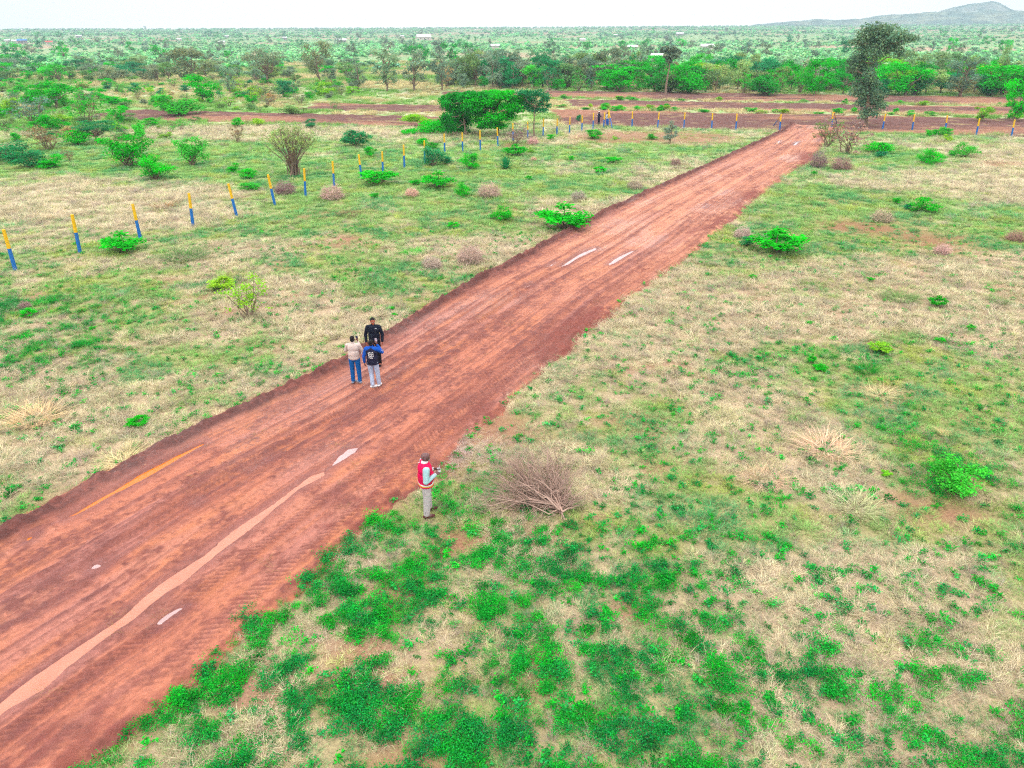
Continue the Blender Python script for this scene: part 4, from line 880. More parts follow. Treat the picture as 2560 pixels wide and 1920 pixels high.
# left: scattered scrub then trees
for i in range(4000):
    px = rg.uniform(-30, 900 if rg.random() < .6 else 500); py = rg.uniform(150, 340) if px < 500 else rg.uniform(150, 275); x, y, z = gp(px, py)
    if y < 160 and float(strips_in(x, y)) > (.5 if rg.random() < .3 else -.8): continue
    near = y < 190; h = (rg.uniform(.5, 1.5) if y < 128 else rg.uniform(.8, 2.3)) if near else rg.uniform(1.8, 5.0)
    if not free(x, y, h * (.62 if near else .52) + .4): continue
    if near: c = choose({'vivid': 3.5, 'bright': 2.5, 'lime': 2, 'olive': 3, 'teal': 1.5, 'pale': 2, 'grey': 1, 'tan': .6}); k = choose({'bush': 5, 'thin': 2.5, 'round': 1.5})
    else: c = choose({'vivid': 2.0, 'bright': 1.5, 'teal': 2, 'olive': 3, 'grey': 3, 'slate': 1.5, 'pale': 1}); k = choose({'round': 4, 'umbrella': 2, 'bush': 3, 'tall': 1})
    rand_plant(k, x, y, h * rg.uniform(1.3, 2.1), h * (1.0 if k != 'bush' else .85), c, 'in the left scrub', 'bushes and small trees of the left scrub')
    if len(placed) > 340: break
# plants on the grass ridges between the ploughed strips
for i in range(60):
    b = rg.choice((124, 142.5, 125)); x = rg.uniform(6, 88); y = b - .27 * x + rg.uniform(-2, 2)
    if x / y > .72: continue
    rand_plant('bush', x, y, rg.uniform(1.0, 2.6), rg.uniform(.4, .9), choose({'vivid': 3, 'bright': 3, 'lime': 2}), 'on ridges between ploughed strips', 'low bushes on the ridges between the ploughed strips')
# separate trees out on the plain
n = 0; placed2 = []
for i in range(1400):
    py = 84 + 78 * rg.random() ** 1.7; px = rg.uniform(-20, 2580); x, y, z = gp(px, py); d = math.hypot(x, y)
    if d < 260 or d > 3400: continue
    if any(abs(px - a) < 16 and abs(py - b) < 6 for a, b in placed2): continue
    placed2.append((px, py)); c = choose({'slate': 4, 'grey': 2, 'dark': 2, 'teal': 2, 'vivid': 1.2}); k = choose({'fartree': 5, 'fartall': 1.5, 'farbush': 2}); h = rg.uniform(3.5, 7.5) if d < 1200 else rg.uniform(6, 11)
    rand_plant(k, x, y, h * rg.uniform(1.0, 1.5) * (.6 if k == 'fartall' else 1), h, c, 'on the far plain', 'separate trees out on the far plain'); n += 1
    if n >= 150: break
for (px, by, h, c) in ((375, 74, 15, 'slate'), (300, 80, 15, 'slate'), (268, 80, 11, 'slate'), (678, 80, 17, 'slate'), (682, 102, 9, 'slate'), (312, 79, 12, 'slate'), (390, 80, 13, 'grey'), (1060, 88, 12, 'slate'), (907, 92, 11, 'slate'), (972, 110, 12, 'slate'), (1014, 108, 10, 'slate'), (1112, 112, 9, 'slate'), (2127, 84, 16, 'slate'), (2291, 84, 15, 'slate'), (2368, 84, 12, 'slate'), (2048, 84, 11, 'slate'), (2085, 84, 10, 'slate'), (1973, 84, 8, 'slate'), (1800, 140, 6, 'slate'), (2022, 130, 6, 'slate'), (2048, 130, 5, 'slate')):
    x, y, z = gp(px, by); d = math.hypot(x, y); h = min(h, h * d / 2500 + 4); rand_plant('fartree', x, y, h * 1.2, h, c, 'on the far plain', 'separate trees out on the far plain')
for (where, c, kw), L in batch.items():
    L.sort(key=lambda t: t[0])
    for i, (sx_, o) in enumerate(L):
        o['label'] = ('%s %s %s, %s such from the left' % (CW[c], kw, where, ords(i))) if len(L) > 1 else '%s %s %s, the only such one' % (CW[c], kw, where)

# countless bushes of the plain: one sheet of stuff
x = []; y = []
nb = 42000; yy = 240 * (3600 / 240.) ** RNG.uniform(0, 1, nb); xx = RNG.uniform(-.8, .8, nb) * yy
dn = fbm(xx * .010, yy * .006, 33) * .6 + fbm(xx * .04, yy * .02, 34) * .4; k = RNG.uniform(0, 1, nb) < sstep(.42, .60, dn) * .8 + .05; xx, yy = xx[k], yy[k]; n = len(xx)
sz = RNG.uniform(1.1, 3.4, n) * (1 + (yy > 1200) * .8); hue = RNG.uniform(0, 1, (n, 1)); mixn = fbm(xx * .008, yy * .004, 35)[:, None]
tn = np.array(alb(96, 196, 116)) * hue + np.array(alb(150, 178, 142)) * (1 - hue); sl = (RNG.uniform(0, 1, (n, 1)) < .16); tn = np.where(sl, np.array(alb(104, 130, 116)), tn); tn = tn * .55 + np.array(alb(136, 196, 140)) * .45; tn = tn * 1.3 * (.75 + .5 * mixn) * jit(n, .15)
def P_blob(seed):
    r = np.random.default_rng(seed); lob = [(r.normal(0, .2), r.normal(0, .2), r.uniform(.25, .6), .26, .26, .24) for _ in range(6)]; V, Fq, c = leaves(r, lob, 130, .24, 0, .8); V[:, 2] = np.maximum(V[:, 2], 0); return mesh_np('scrub', V, Fq, M_tuft, c)
scatter('far_bushland', proto_coll('scrub', [P_blob(600 + i) for i in range(4)]), np.stack((xx, yy, terrain(xx, yy) - .05), 1), np.stack((sz * 1.5, sz * 1.5, sz), 1), RNG.uniform(0, 6.28, n), np.clip(tn * 1.35, .01, .8), RNG.integers(0, 4, n), None, 'countless pale green thorn bushes covering the far plain')
# coarse tufts beyond the fence
nb = 26000; yy = RNG.uniform(78, 330, nb); xx = RNG.uniform(-.8, .8, nb) * yy; k = (strips_in(xx, yy) < .2) & (yy + .27 * xx > 100.5) | ((yy + .27 * xx > 100.5) | (yy > 100)) & (strips_in(xx, yy) < .2); xx, yy = xx[k], yy[k]; n = len(xx)
gr = fbm(xx * .09, yy * .07, 36)[:, None]; gg = sstep(.40, .6, gr); tn = np.array(alb(196, 184, 142)) * (1 - gg) + np.array(alb(120, 172, 84)) * gg; tn = tn * 1.35 * jit(n, .15)
scatter('rough_grass', proto_coll('rough', [blades(70, .55, .25, .55, .05, .6, .8, 700 + i, seg=2) for i in range(3)]), np.stack((xx, yy, terrain(xx, yy) - .03), 1), RNG.uniform(.7, 1.5, n) * (1 + (yy > 180) * .6), RNG.uniform(0, 6.28, n), np.clip(tn, .01, .85), RNG.integers(0, 3, n), None, 'rough grass and low cover beyond the fence and the soil strips')

# ---------------------------------------------------------------- hills
def hill(name, dist, prof, seed, thick, c):
    """prof: list of (x, y) measured skyline points"""
    px = np.array([p[0] for p in prof], float); pyv = np.array([p[1] for p in prof], float); xs = np.linspace(px[0], px[-1], 220); yv = np.interp(xs, px, pyv)
    X = []; rows = 44
    for i, (a, b) in enumerate(zip(xs, yv)):
        d = ray(a, b); t = dist / math.hypot(d[0], d[1]); top = H + d[2] * t; ux, uy = d[0] / math.hypot(d[0], d[1]), d[1] / math.hypot(d[0], d[1])
        for j in range(rows):
            v = j / (rows - 1) * 2 - 1; dd = dist + v * thick; f = math.exp(-(v * 1.7) ** 2) ; X.append((ux * dd, uy * dd, f, top, v))
    A = np.array(X); n = fbm(A[:, 0] * .004, A[:, 1] * .004, seed, 5); n2 = fbm(A[:, 0] * .02, A[:, 1] * .02, seed + 3, 4)
    base = 18.; z = base + (A[:, 3] - base) * A[:, 2] * (1 + (n - .5) * .55 * (1 - A[:, 2] ** 3)) + (n2 - .5) * 14 * A[:, 2]; z = z - 25 * (1 - A[:, 2]) ** 6
    i = np.arange(len(A)).reshape(len(xs), rows); Fq = np.stack((i[:-1, :-1], i[1:, :-1], i[1:, 1:], i[:-1, 1:]), -1).reshape(-1, 4)
    g = sstep(.4, .6, n2)[:, None]; col = np.array(alb(*c)) * (1 - g) + np.array(alb(110, 136, 116)) * g
    m, nt, out = new_mat('hillside'); b = N(nt, 'ShaderNodeBsdfPrincipled'); b.inputs['Roughness'].default_value = 1; b.inputs['Specular IOR Level'].default_value = 0
    at = N(nt, 'ShaderNodeAttribute', attribute_name='col').outputs['Color']; tc = N(nt, 'ShaderNodeTexCoord').outputs['Object']; nn = noise_n(nt, tc, .03, 6, .75)
    v = N(nt, 'ShaderNodeVectorMath', operation='SCALE'); nt.links.new(at, v.inputs[0]); nt.links.new(ramp_n(nt, nn, .38, .62, .45, 1.55), v.inputs['Scale']); nt.links.new(v.outputs[0], b.inputs['Base Color']); nt.links.new(b.outputs[0], out.inputs[0])
    tag(link(name, mesh_np(name, np.stack((A[:, 0], A[:, 1], z), 1), Fq, m, col, True)), kind='structure')
hill('hills', 3560, [(1650,84),(1760,76),(1855,72),(1972,64),(2050,57),(2128,60),(2200,52),(2270,45),(2353,41),(2450,42),(2560,42),(2640,44),(2760,60),(2860,84)], 801, 420, (160, 170, 140))
hill('hills', 3950, [(2280,60),(2353,41),(2390,32),(2419,27),(2450,22),(2477,18),(2495,19),(2512,24),(2530,34),(2545,41),(2600,50),(2660,70)], 811, 260, (170, 176, 160))
hill('hills', 3900, [(590,80),(600,70),(612,64),(625,62),(640,66),(655,73),(670,80)], 821, 150, (120, 140, 130))

# ---------------------------------------------------------------- houses far out
M_wall = [plain('house_wall', alb(226, 218, 208), .9), plain('house_wall_grey', alb(180, 168, 170), .9)]
M_roofs = {'white': plain('pale_roof', alb(244, 246, 250), .5), 'blue': plain('blue_roof', alb(70, 150, 220), .5), 'red': plain('red_roof', alb(224, 96, 90), .6)}
M_dark = plain('opening_dark', (.03, .03, .035), .6)
def box_bm(bm, x0, x1, y0, y1, z0, z1):
    v = [bm.verts.new(p) for p in ((x0, y0, z0), (x1, y0, z0), (x1, y1, z0), (x0, y1, z0), (x0, y0, z1), (x1, y0, z1), (x1, y1, z1), (x0, y1, z1))]
    for f in ((0, 3, 2, 1), (4, 5, 6, 7), (0, 1, 5, 4), (1, 2, 6, 5), (2, 3, 7, 6), (3, 0, 4, 7)): bm.faces.new([v[i] for i in f])
def bm_obj(name, bm, mat, parent, smooth=False):
    me = bpy.data.meshes.new(name); bmesh.ops.recalc_face_normals(bm, faces=bm.faces); bm.to_mesh(me); bm.free(); me.materials.append(mat)
    for p in me.polygons: p.use_smooth = smooth
    return link(name, me, parent)
HOUSES = [(29, 95, 8, 'white', 'white-roofed house leftmost on the far plain'), (47, 96, 9, 'white', 'long white-roofed house between the leftmost one and the blue roof'), (66, 96, 16, 'blue', 'long low house with a blue roof at far left'), (133, 101, 12, 'red', 'small house with a red roof at far left on the plain'),
          (207, 84, 10, 'white', 'pale house on the skyline ridge at left'), (457, 96, 8, 'white', 'small white house left of the little cone hill'), (565, 105, 6, 'white', 'tiny white house below the cone hill'), (577, 88, 6, 'white', 'tiny white house near the skyline left of the cone hill'), (721, 94, 6, 'white', 'tiny white house right of the cone hill'),
          (863, 104, 18, 'white', 'pale grey long house on the bare patch left of centre'), (1015, 93, 7, 'white', 'small white house above the bare patch'), (1068, 97, 28, 'white', 'longest white farm building, group of roofs above centre'), (1247, 125, 12, 'white', 'white roof showing between trees at centre'),
          (1588, 133, 18, 'white', 'white-roofed house nearest to the tree belt'), (1655, 166, 7, 'white', 'little white hut among the belt trees'), (1708, 94, 14, 'white', 'bright white house right of centre near the skyline'), (1775, 134, 24, 'white', 'white twin-roofed house left of the tallest tree'), (1465, 108, 6, 'white', 'tiny white house far out beyond the centre'), (1548, 95, 7, 'white', 'pale tiny house below the skyline right of centre')]
for (px, py, w, rc, lab) in HOUSES:
    x, y, z = gp(px, py); W = w / F * y * 1.1; W = max(W, 5); D = W * .6; e = empty('farmhouse', (x, y, z - .1), -math.atan2(x, y) + rg.uniform(-.3, .3), lab, 'house', 'small houses scattered over the far plain'); hh = 2.8 + W * .04
    bm = bmesh.new(); box_bm(bm, -W / 2, W / 2, -D / 2, D / 2, 0, hh); bm_obj('wall', bm, M_wall[len(lab) % 2], e)
    bm = bmesh.new(); rh = hh + D * .28; o_ = .5; P = [(-W / 2 - o_, -D / 2 - o_, hh - .15), (W / 2 + o_, -D / 2 - o_, hh - .15), (W / 2 + o_, D / 2 + o_, hh - .15), (-W / 2 - o_, D / 2 + o_, hh - .15), (-W / 2 - o_, 0, rh), (W / 2 + o_, 0, rh)]
    v = [bm.verts.new(p) for p in P]
    for f in ((0, 1, 5, 4), (2, 3, 4, 5), (1, 2, 5), (3, 0, 4), (0, 3, 2, 1)): bm.faces.new([v[i] for i in f])
    bm_obj('roof', bm, M_roofs[rc], e)
    if W > 7:
        bm = bmesh.new(); box_bm(bm, -.5, .5, -D / 2 - .04, -D / 2 + .1, 0, 2.05); bm_obj('door', bm, M_dark, e)
        for wx in (-W * .3, W * .3): bm = bmesh.new(); box_bm(bm, wx - .5, wx + .5, -D / 2 - .04, -D / 2 + .1, 1.1, 2.0); bm_obj('window', bm, M_dark, e)

# ---------------------------------------------------------------- fence posts
M_yel = plain('yellow_paint', alb(255, 200, 0), .55, .4, .12, 8, .2); M_blue = plain('blue_paint', alb(20, 116, 204), .55, .4, .14, 8, .2)
M_yel_f = plain('faded_yellow_paint', alb(244, 160, 60), .6, .4, .12, 8, .2)
def post_part(z0, z1, r0, r1, cap):
    bm = bmesh.new(); rings = []
    zs = [z0, z1] if not cap else [z0, z1 - .02, z1]
    for i, z in enumerate(zs):
        r = r0 + (r1 - r0) * (z - z0) / (z1 - z0); r = r * (.72 if cap and i == 2 else 1); ch = r * .3
        rings.append([bm.verts.new((a, b, z)) for a, b in ((r, r - ch), (r - ch, r), (-r + ch, r), (-r, r - ch), (-r, -r + ch), (-r + ch, -r), (r - ch, -r), (r, -r + ch))])
    for a, b in zip(rings[:-1], rings[1:]):
        for k in range(8): bm.faces.new((a[k], a[(k + 1) % 8], b[(k + 1) % 8], b[k]))
    bm.faces.new(rings[0][::-1]); bm.faces.new(rings[-1]); return bm
def bm_me(bm, name, mat): me = bpy.data.meshes.new(name); bmesh.ops.recalc_face_normals(bm, faces=bm.faces); bm.to_mesh(me); bm.free(); me.materials.append(mat); return me
PH = 2.08
me_lo = bm_me(post_part(-.15, 1.12, .078, .07, False), 'lower_section', M_blue); me_up = bm_me(post_part(1.12, PH, .0715, .064, True), 'upper_section', M_yel)
A_ = [((12,560),(42,663)),((185,524),(204,621)),((336,500),(355,587)),((477,474),(487,556)),((576,451),(596,532)),((675,429),(692,506)),((766,415),(769,484)),((837,398),(841,464)),((903,386),(909,438)),((961.6,377),(963,430)),((1015,359),(1017,417)),((1067,349),(1068,405)),((1117,340),(1118,380)),((1162,334),(1163,377)),((1206.5,325),(1207,375)),((1249.7,318),(1251,363.5)),
      ((1289,308),(1289,352)),((1326,305),(1326,347)),((1366,297),(1364,342)),((1400,299),(1398.6,339)),((1432,297),(1430,335)),((1463,290),(1461,330.5)),((1491,284),(1489,325)),((1519,283),(1515.6,322)),((1528.5,281),(1526.5,319))]
B_ = [((1588.7,281),(1586.6,322)),((1655,284.7),(1650.5,324)),((1719.7,286),(1716,324)),((1788.7,289),(1785.6,327)),((1849.6,290),(1846,330.5)),((1960,293),(1955.5,332)),((2089,295.5),(2085.7,327)),((2220,299),(2212.5,334)),((2292,305),(2286.7,336)),((2372.6,309),(2369,340)),((2455.4,311),(2446.5,350)),((2543,316),(2534.8,354.6))]
def post(top, bot, label, group):
    x, y, _ = gp(*bot); P = np.array((x, y, 0.)); d = np.array(ray(*top)); t = y / d[1]; q = np.array((d[0] * t, y, H + d[2] * t)); lean = (q[0] - x) / max(q[2], 1.5); h = float(np.clip(q[2], 1.8, 2.25))
    e = empty('fence_post', (x, y, 0), rg.uniform(-.2, .2), label, 'fence post', group); e.rotation_euler = (rg.uniform(-.01, .01), float(np.clip(math.atan(lean), -.09, .09)), rg.uniform(-.1, .1)); e.scale = (1.02, 1.02, h / PH)
    link('lower_section', me_lo, e); link('upper_section', me_up, e); return e
posts = []
for i, (t, b) in enumerate(A_): posts.append(post(t, b, 'yellow and blue fence post, %s from the left end of the slanting row' % ords(i), 'painted posts of the long slanting fence row'))
posts[-1]['label'] = 'yellow and blue corner post with a brace, right end of the slanting row'
for i, (t, b) in enumerate(B_):
    posts.append(post(t, b, 'yellow and blue post, %s right of the fence corner in the far row' % ords(i), 'painted posts of the far fence row'))
posts[30]['label'] = 'braced yellow and blue gate post on the left of the road end'; posts[31]['label'] = 'braced yellow and blue gate post on the right of the road end'
def brace(top, foot, zt, parent):
    """strut in two paints, part of the post it props"""
    a = np.array(top); b = np.array(foot); m = a * .55 + b * .45; inv = parent.matrix_basis.inverted()
    for nm, p, q, mt in (('brace_top', a, m, M_yel), ('brace_foot', m, b, M_blue)):
        V, Fs = tube_np([p, q], [.055, .055], 6); V = [tuple(inv @ Vector(v)) for v in V]; n6 = len(V) - 6
        me = bpy.data.meshes.new(nm); me.from_pydata(V, [], Fs + [tuple(range(6))[::-1], tuple(range(n6, n6 + 6))]); me.materials.append(mt); link(nm, me, parent)
for idx, fp in ((24, (1537, 323)), (30, (1939, 323)), (31, (2099, 319))):
    e = posts[idx]; f = gp(*fp); l = e.location; zt = 1.75 if idx != 24 else 2.0; brace((l.x, l.y, zt), (f[0] if idx != 24 else f[0], f[1], 0), zt, e)

# ---------------------------------------------------------------- the big heap of dead branches
def dead_heap():
    r = np.random.default_rng(77); st = MB(); root = gp(1400, 1283); sc_ = (root[1] * math.cos(PITCH) + H * math.sin(PITCH)) / F
    def loc(px, py, h=0.):
        q = gp(px, py, h); return np.array((q[0] - root[0], q[1] - root[1], h))
    def grow(p0, p1, w, depth):
        n = 6; P = wander(r, p0, p1, n, .06); P[:, 2] = np.maximum(P[:, 2], .015); st.tube(P, [w * (1 - .8 * i / (n - 1)) for i in range(n)], 5 if w > .012 else 3, r.uniform(.65, 1.3))
        if depth <= 0: return
        d = p1 - p0; L = np.linalg.norm(d)
        for k in range(6 if depth > 1 else 5):
            i = r.integers(1, n - 1); b = P[i]; q = d / L + r.normal(0, .52, 3); q /= np.linalg.norm(q); grow(b, b + q * L * r.uniform(.3, .55), w * (1 - .8 * i / (n - 1)) * .65, depth - 1)
    tips = []
    for k in range(80):
        t = r.uniform(); px = 1175 + t * 285 + r.normal(0, 14)
        py = 1258 - 150 * math.sin(min(1, (t + .02) * 1.15) * math.pi * .82) ** .8 + r.uniform(0, 60) + (30 if t > .85 else 0); hgt = r.uniform(.1, .95) * (.5 + .5 * math.sin(math.pi * min(1, t * .9 + .1)))
        tips.append((px, py, hgt))
    for px, py, hg in tips:
        p1 = loc(px, py, hg); b = loc(1392 + r.normal(0, 7), 1268 + r.normal(0, 6), abs(r.normal(.08, .05))); grow(b, p1, r.uniform(.012, .030), 2)
    for px, py in ((1408, 1302), (1400, 1300), (1395, 1290)): grow(loc(1392, 1262, .10), loc(px, py, .03), .04, 0)
    for px, py in ((1460, 1262), (1448, 1270), (1440, 1235)): grow(loc(1395, 1268, .06), loc(px, py, .05), .014, 1)
    grow(loc(1340, 1225, .2), loc(1250, 1262, .05), .02, 2); grow(loc(1330, 1235, .15), loc(1212, 1268, .05), .018, 2)
    o = link('brush_pile', st.mesh('brush_pile', M_twigc)); o.location = (root[0], root[1], root[2]); o.color = (*[v * 1.35 for v in alb(172, 146, 134)], 1)
    tag(o, 'big fan-shaped heap of dead grey-brown branches right of the man in the red jacket', 'brush pile')
dead_heap()
# ---------------------------------------------------------------- people
def blend(name, shapes, mat, parent, vox=.009, smooth_it=2):
    """shapes: tapered capsules (p0, p1, r0, r1[, flat]) and ellipsoids (c, (rx,ry,rz)), fused into ONE continuous skin"""
    bm = bmesh.new()
    for s in shapes:
        if len(s) == 2:
            c, R_ = s; g = bmesh.ops.create_icosphere(bm, subdivisions=3, radius=1)['verts']
            for v in g: v.co = Vector((v.co.x * R_[0] + c[0], v.co.y * R_[1] + c[1], v.co.z * R_[2] + c[2]))
        else:
            p0, p1, r0, r1 = s[:4]; fl = s[4] if len(s) > 4 else 1.0; p0 = Vector(p0); p1 = Vector(p1); n = 10; pts = []
            ax = (p1 - p0); L = ax.length; ax = ax / (L + 1e-9); up = Vector((0, 1, 0)) if abs(ax.y) < .8 else Vector((0, 0, 1)); a = ax.cross(up).normalized(); b = ax.cross(a).normalized(); ts = []
            for k in range(-4, 1): th = k / 4 * math.pi / 2; ts.append((r0 * math.sin(th), r0 * math.cos(th)))
            for k in range(0, 5): th = k / 4 * math.pi / 2; ts.append((L + r1 * math.sin(th), r1 * math.cos(th)))
            prev = None
            for (h_, rr) in ts:
                rr = max(rr, 1e-4); ring = [bm.verts.new(p0 + ax * h_ + a * math.cos(q * math.pi / 6) * rr + b * math.sin(q * math.pi / 6) * rr * fl) for q in range(12)]
                if prev:
                    for q in range(12): bm.faces.new((prev[q], prev[(q + 1) % 12], ring[(q + 1) % 12], ring[q]))
                prev = ring
    bmesh.ops.recalc_face_normals(bm, faces=bm.faces); me = bpy.data.meshes.new(name); bm.to_mesh(me); bm.free(); o = bpy.data.objects.new('tmp', me); COL.objects.link(o)
    md = o.modifiers.new('r', 'REMESH'); md.mode = 'VOXEL'; md.voxel_size = vox; md.use_smooth_shade = True
    if smooth_it: ms = o.modifiers.new('s', 'SMOOTH'); ms.iterations = smooth_it; ms.factor = .5
    dg = bpy.context.evaluated_depsgraph_get(); me2 = bpy.data.meshes.new_from_object(o.evaluated_get(dg)); bpy.data.objects.remove(o); me2.name = name; me2.materials.clear(); me2.materials.append(mat); return link(name, me2, parent)
def hand(wr, d, palm_n, thumb_side, curl=.5, s=1.0):
    """palm, four fingers of unequal length with knuckle bends, thumb from the side; returns capsules"""
    d = Vector(d).normalized(); n = Vector(palm_n).normalized(); n = (n - d * n.dot(d)).normalized(); w = d.cross(n).normalized() * thumb_side; wr = Vector(wr); out = []
    pc = wr + d * .085 * s
    for k, off in enumerate((.030, .010, -.010, -.029)):
        b = pc + w * off * s; out.append((wr + w * off * .6 * s, b, .014 * s, .0125 * s)); L = (.040, .045, .042, .033)[k] * s
        d1 = (d * math.cos(curl * .6) + n * math.sin(curl * .6)); d2 = (d * math.cos(curl * 1.5) + n * math.sin(curl * 1.5)); m = b + d1 * L; e = m + d2 * L * .9; out += [(b, m, .0095 * s, .0085 * s), (m, e, .0085 * s, .007 * s)]
    t0 = wr + d * .025 * s + w * .028 * s; t1 = t0 + (d * .7 + w * .65 + n * .2).normalized() * .038 * s; t2 = t1 + (d * .9 + w * .2 + n * .4).normalized() * .032 * s; out += [(t0, t1, .0125 * s, .0105 * s), (t1, t2, .0105 * s, .008 * s)]
    return out
M_skin = plain('dark_skin', alb(128, 76, 58), .5, .35, .06); M_skin2 = plain('brown_skin', alb(176, 98, 76), .5, .35, .06)
M_skin3 = plain('bald_skin', alb(118, 82, 84), .42, .4, .05)
M_hair = plain('black_hair', (.012, .011, .012), .8, .2, .2, 60, .5); M_eye = plain('eye', (.6, .58, .55), .3)
def person(px, py, hgt, yaw, label, cfg, group=None):
    x, y, z = gp(px, py); din = float(road_in(x, y)); zz = .13 if din > 0 else z + .01; s = hgt / 1.75
    e = empty('person', (x, y, zz), yaw, label, 'person', group); e.scale = (s * cfg.get('wide', 1), s * cfg.get('wide', 1), s); ht = cfg.get('head_turn', 0); nod = cfg.get('nod', 0)
    hx, hy = math.sin(ht), math.cos(ht)   # the figure looks along +y
    def hp(dx, dy, dz):  # head-local to figure
        dy2 = dy * math.cos(nod) + dz * math.sin(nod); dz2 = dz * math.cos(nod) - dy * math.sin(nod); return (dx * hy + dy2 * hx, -dx * hx + dy2 * hy + .02, 1.625 + dz2)
    sh = {-1: Vector((-.185, 0, 1.43)), 1: Vector((.185, 0, 1.43))}; arms = cfg['arms']; legs = cfg.get('legs', {-1: ((-.10, 0, .9), (-.11, .02, .5), (-.12, 0, .09)), 1: ((.10, 0, .9), (.11, .02, .5), (.12, 0, .09))})
    B = [((0, 0, 1.10), (.165, .115, .20)), ((0, 0, 1.33), (.185, .115, .18)), ((0, -.005, .97), (.17, .12, .13)), ((0, 0, 1.42), (0, .015, 1.56), .062, .054)]
    B += [((-.13, 0, 1.42), (.13, 0, 1.42), .065, .065)]
    B += [(hp(0, -.012, .035), (.077, .094, .095)), (hp(0, .02, -.035), (.060, .070, .075)), (hp(0, .105, -.012), (.013, .018, .018)), (hp(0, .085, -.06), (.026, .014, .012)), (hp(-.08, 0, -.01), (.010, .022, .032)), (hp(.08, 0, -.01), (.010, .022, .032)), (hp(0, .055, -.09), (.032, .03, .02)), (hp(0, .08, .025), (.052, .016, .010))]
    for sd in (-1, 1):
        el, wr = arms[sd]['elbow'], arms[sd]['wrist']; B += [(sh[sd], el, .052, .042), (el, wr, .042, .028)]; wrv = Vector(wr); d = (wrv - Vector(el)).normalized(); B += hand(wr, arms[sd].get('hd', d), arms[sd].get('pn', (0, 0, -1)), arms[sd].get('ts', 1), arms[sd].get('curl', .6))
        h_, k_, a_ = legs[sd]; B += [(h_, k_, .085, .058), (k_, a_, .056, .038), (a_, (a_[0], a_[1] + .12, .035), .035, .03)]
    blend('body', B, cfg.get('skin', M_skin), e, .0075, 1)
    for sx_ in (-.030, .030): blend('eye', [(hp(sx_, .088, .008), (.012, .008, .007))], M_eye, e, .003, 0)
    if cfg.get('hair', True): blend('hair', [(hp(0, -.022, .055), (.083, .095, .086)), (hp(0, -.05, .0), (.074, .062, .08))], M_hair, e, .009, 1)
    # clothes follow the body
    j = cfg['jacket']; T_ = [((0, 0, 1.33), (.215, .148, .19)), ((0, -.01, 1.12), (.20, .150, .25)), ((0, -.005, .99), (.196, .150, .14)), ((-.14, 0, 1.42), (.14, 0, 1.42), .085, .085), ((0, .0, 1.44), (0, .01, 1.50), .08, .068)]
    if cfg.get('belly'): T_.append(((0, .05, 1.10), (.17, .15, .17)))
    blend('jacket' if cfg.get('jname') is None else cfg['jname'], T_, j, e, .011, 3)
    for sd in (-1, 1):
        el, wr = Vector(arms[sd]['elbow']), Vector(arms[sd]['wrist']); w2 = wr - (wr - el).normalized() * .02; blend('sleeve', [(sh[sd] + Vector((sd * .005, 0, -.01)), el, .076, .062), (el, w2, .062, .046)], cfg.get('sleeve', j), e, .009, 1)
        if cfg.get('cuff'): blend('cuff', [(w2 - (wr - el).normalized() * .03, w2 + (wr - el).normalized() * .005, .048, .044)], cfg['cuff'], e, .008, 0)
    if cfg.get('hem'):
        for zc, rr, mt in cfg['hem']:
            bm = bmesh.new(); ring = []
            for zq, k in ((zc - .016, 1.0), (zc - .012, 1.03), (zc + .012, 1.03), (zc + .016, 1.0)): ring.append([bm.verts.new((math.cos(q * math.pi / 16) * .203 * rr * k, math.sin(q * math.pi / 16) * .157 * rr * k - .005 + (.012 if cfg.get('belly') else 0), zq)) for q in range(32)])
            for a, b in zip(ring[:-1], ring[1:]):
                for q in range(32): bm.faces.new((a[q], a[(q + 1) % 32], b[(q + 1) % 32], b[q]))
            bm_obj('hem_band', bm, mt, e, True)
    if cfg.get('collar'): blend('collar', [((0, .005, 1.50), (0, .012, 1.525), .075, .070)], cfg['collar'], e, .008, 0)
    tr = [((0, -.005, .95), (.178, .132, .14))]
    for sd in (-1, 1): h_, k_, a_ = legs[sd]; tr += [(h_, k_, .102, .082), (k_, (a_[0], a_[1], a_[2] + .02), .082, .068)]
    blend('trousers', tr, cfg['trousers'], e, .010, 2)
    for sd in (-1, 1):
        a_ = legs[sd][2]; ft = cfg.get('foot', {}).get(sd, 0); dx, dy = math.sin(ft), math.cos(ft); blend('shoe', [((a_[0] - dx * .04, a_[1] - dy * .04, .045), (a_[0] + dx * .14, a_[1] + dy * .14, .036), .050, .042, .8), ((a_[0], a_[1], .07), (a_[0], a_[1], .10), .048, .045)], cfg['shoes'], e, .008, 1)
    return e
def patch_quad(parent, name, mat, quads, th=.004):
    bm = bmesh.new()
    for c, u, v in quads:
        c, u, v = Vector(c), Vector(u), Vector(v); n = u.cross(v).normalized() * th; vs = [bm.verts.new(c + a * u + b * v + k * n) for k in (0, 1) for a, b in ((-.5, -.5), (.5, -.5), (.5, .5), (-.5, .5))]
        for f in ((3, 2, 1, 0), (4, 5, 6, 7), (0, 1, 5, 4), (1, 2, 6, 5), (2, 3, 7, 6), (3, 0, 4, 7)): bm.faces.new([vs[i] for i in f])
    return bm_obj(name, bm, mat, parent)
cloth = lambda n, c, r=.85: plain(n, c, r, .15, .14, 12, .5)
M_red = cloth('red_jacket_cloth', alb(240, 0, 92)); M_pale = cloth('pale_sleeve_leather', alb(176, 214, 224), .5); M_white = cloth('white_cloth', alb(246, 246, 250)); M_chino = cloth('light_grey_chinos', alb(206, 196, 200)); M_brownsh = cloth('brown_leather', alb(96, 50, 50), .5)
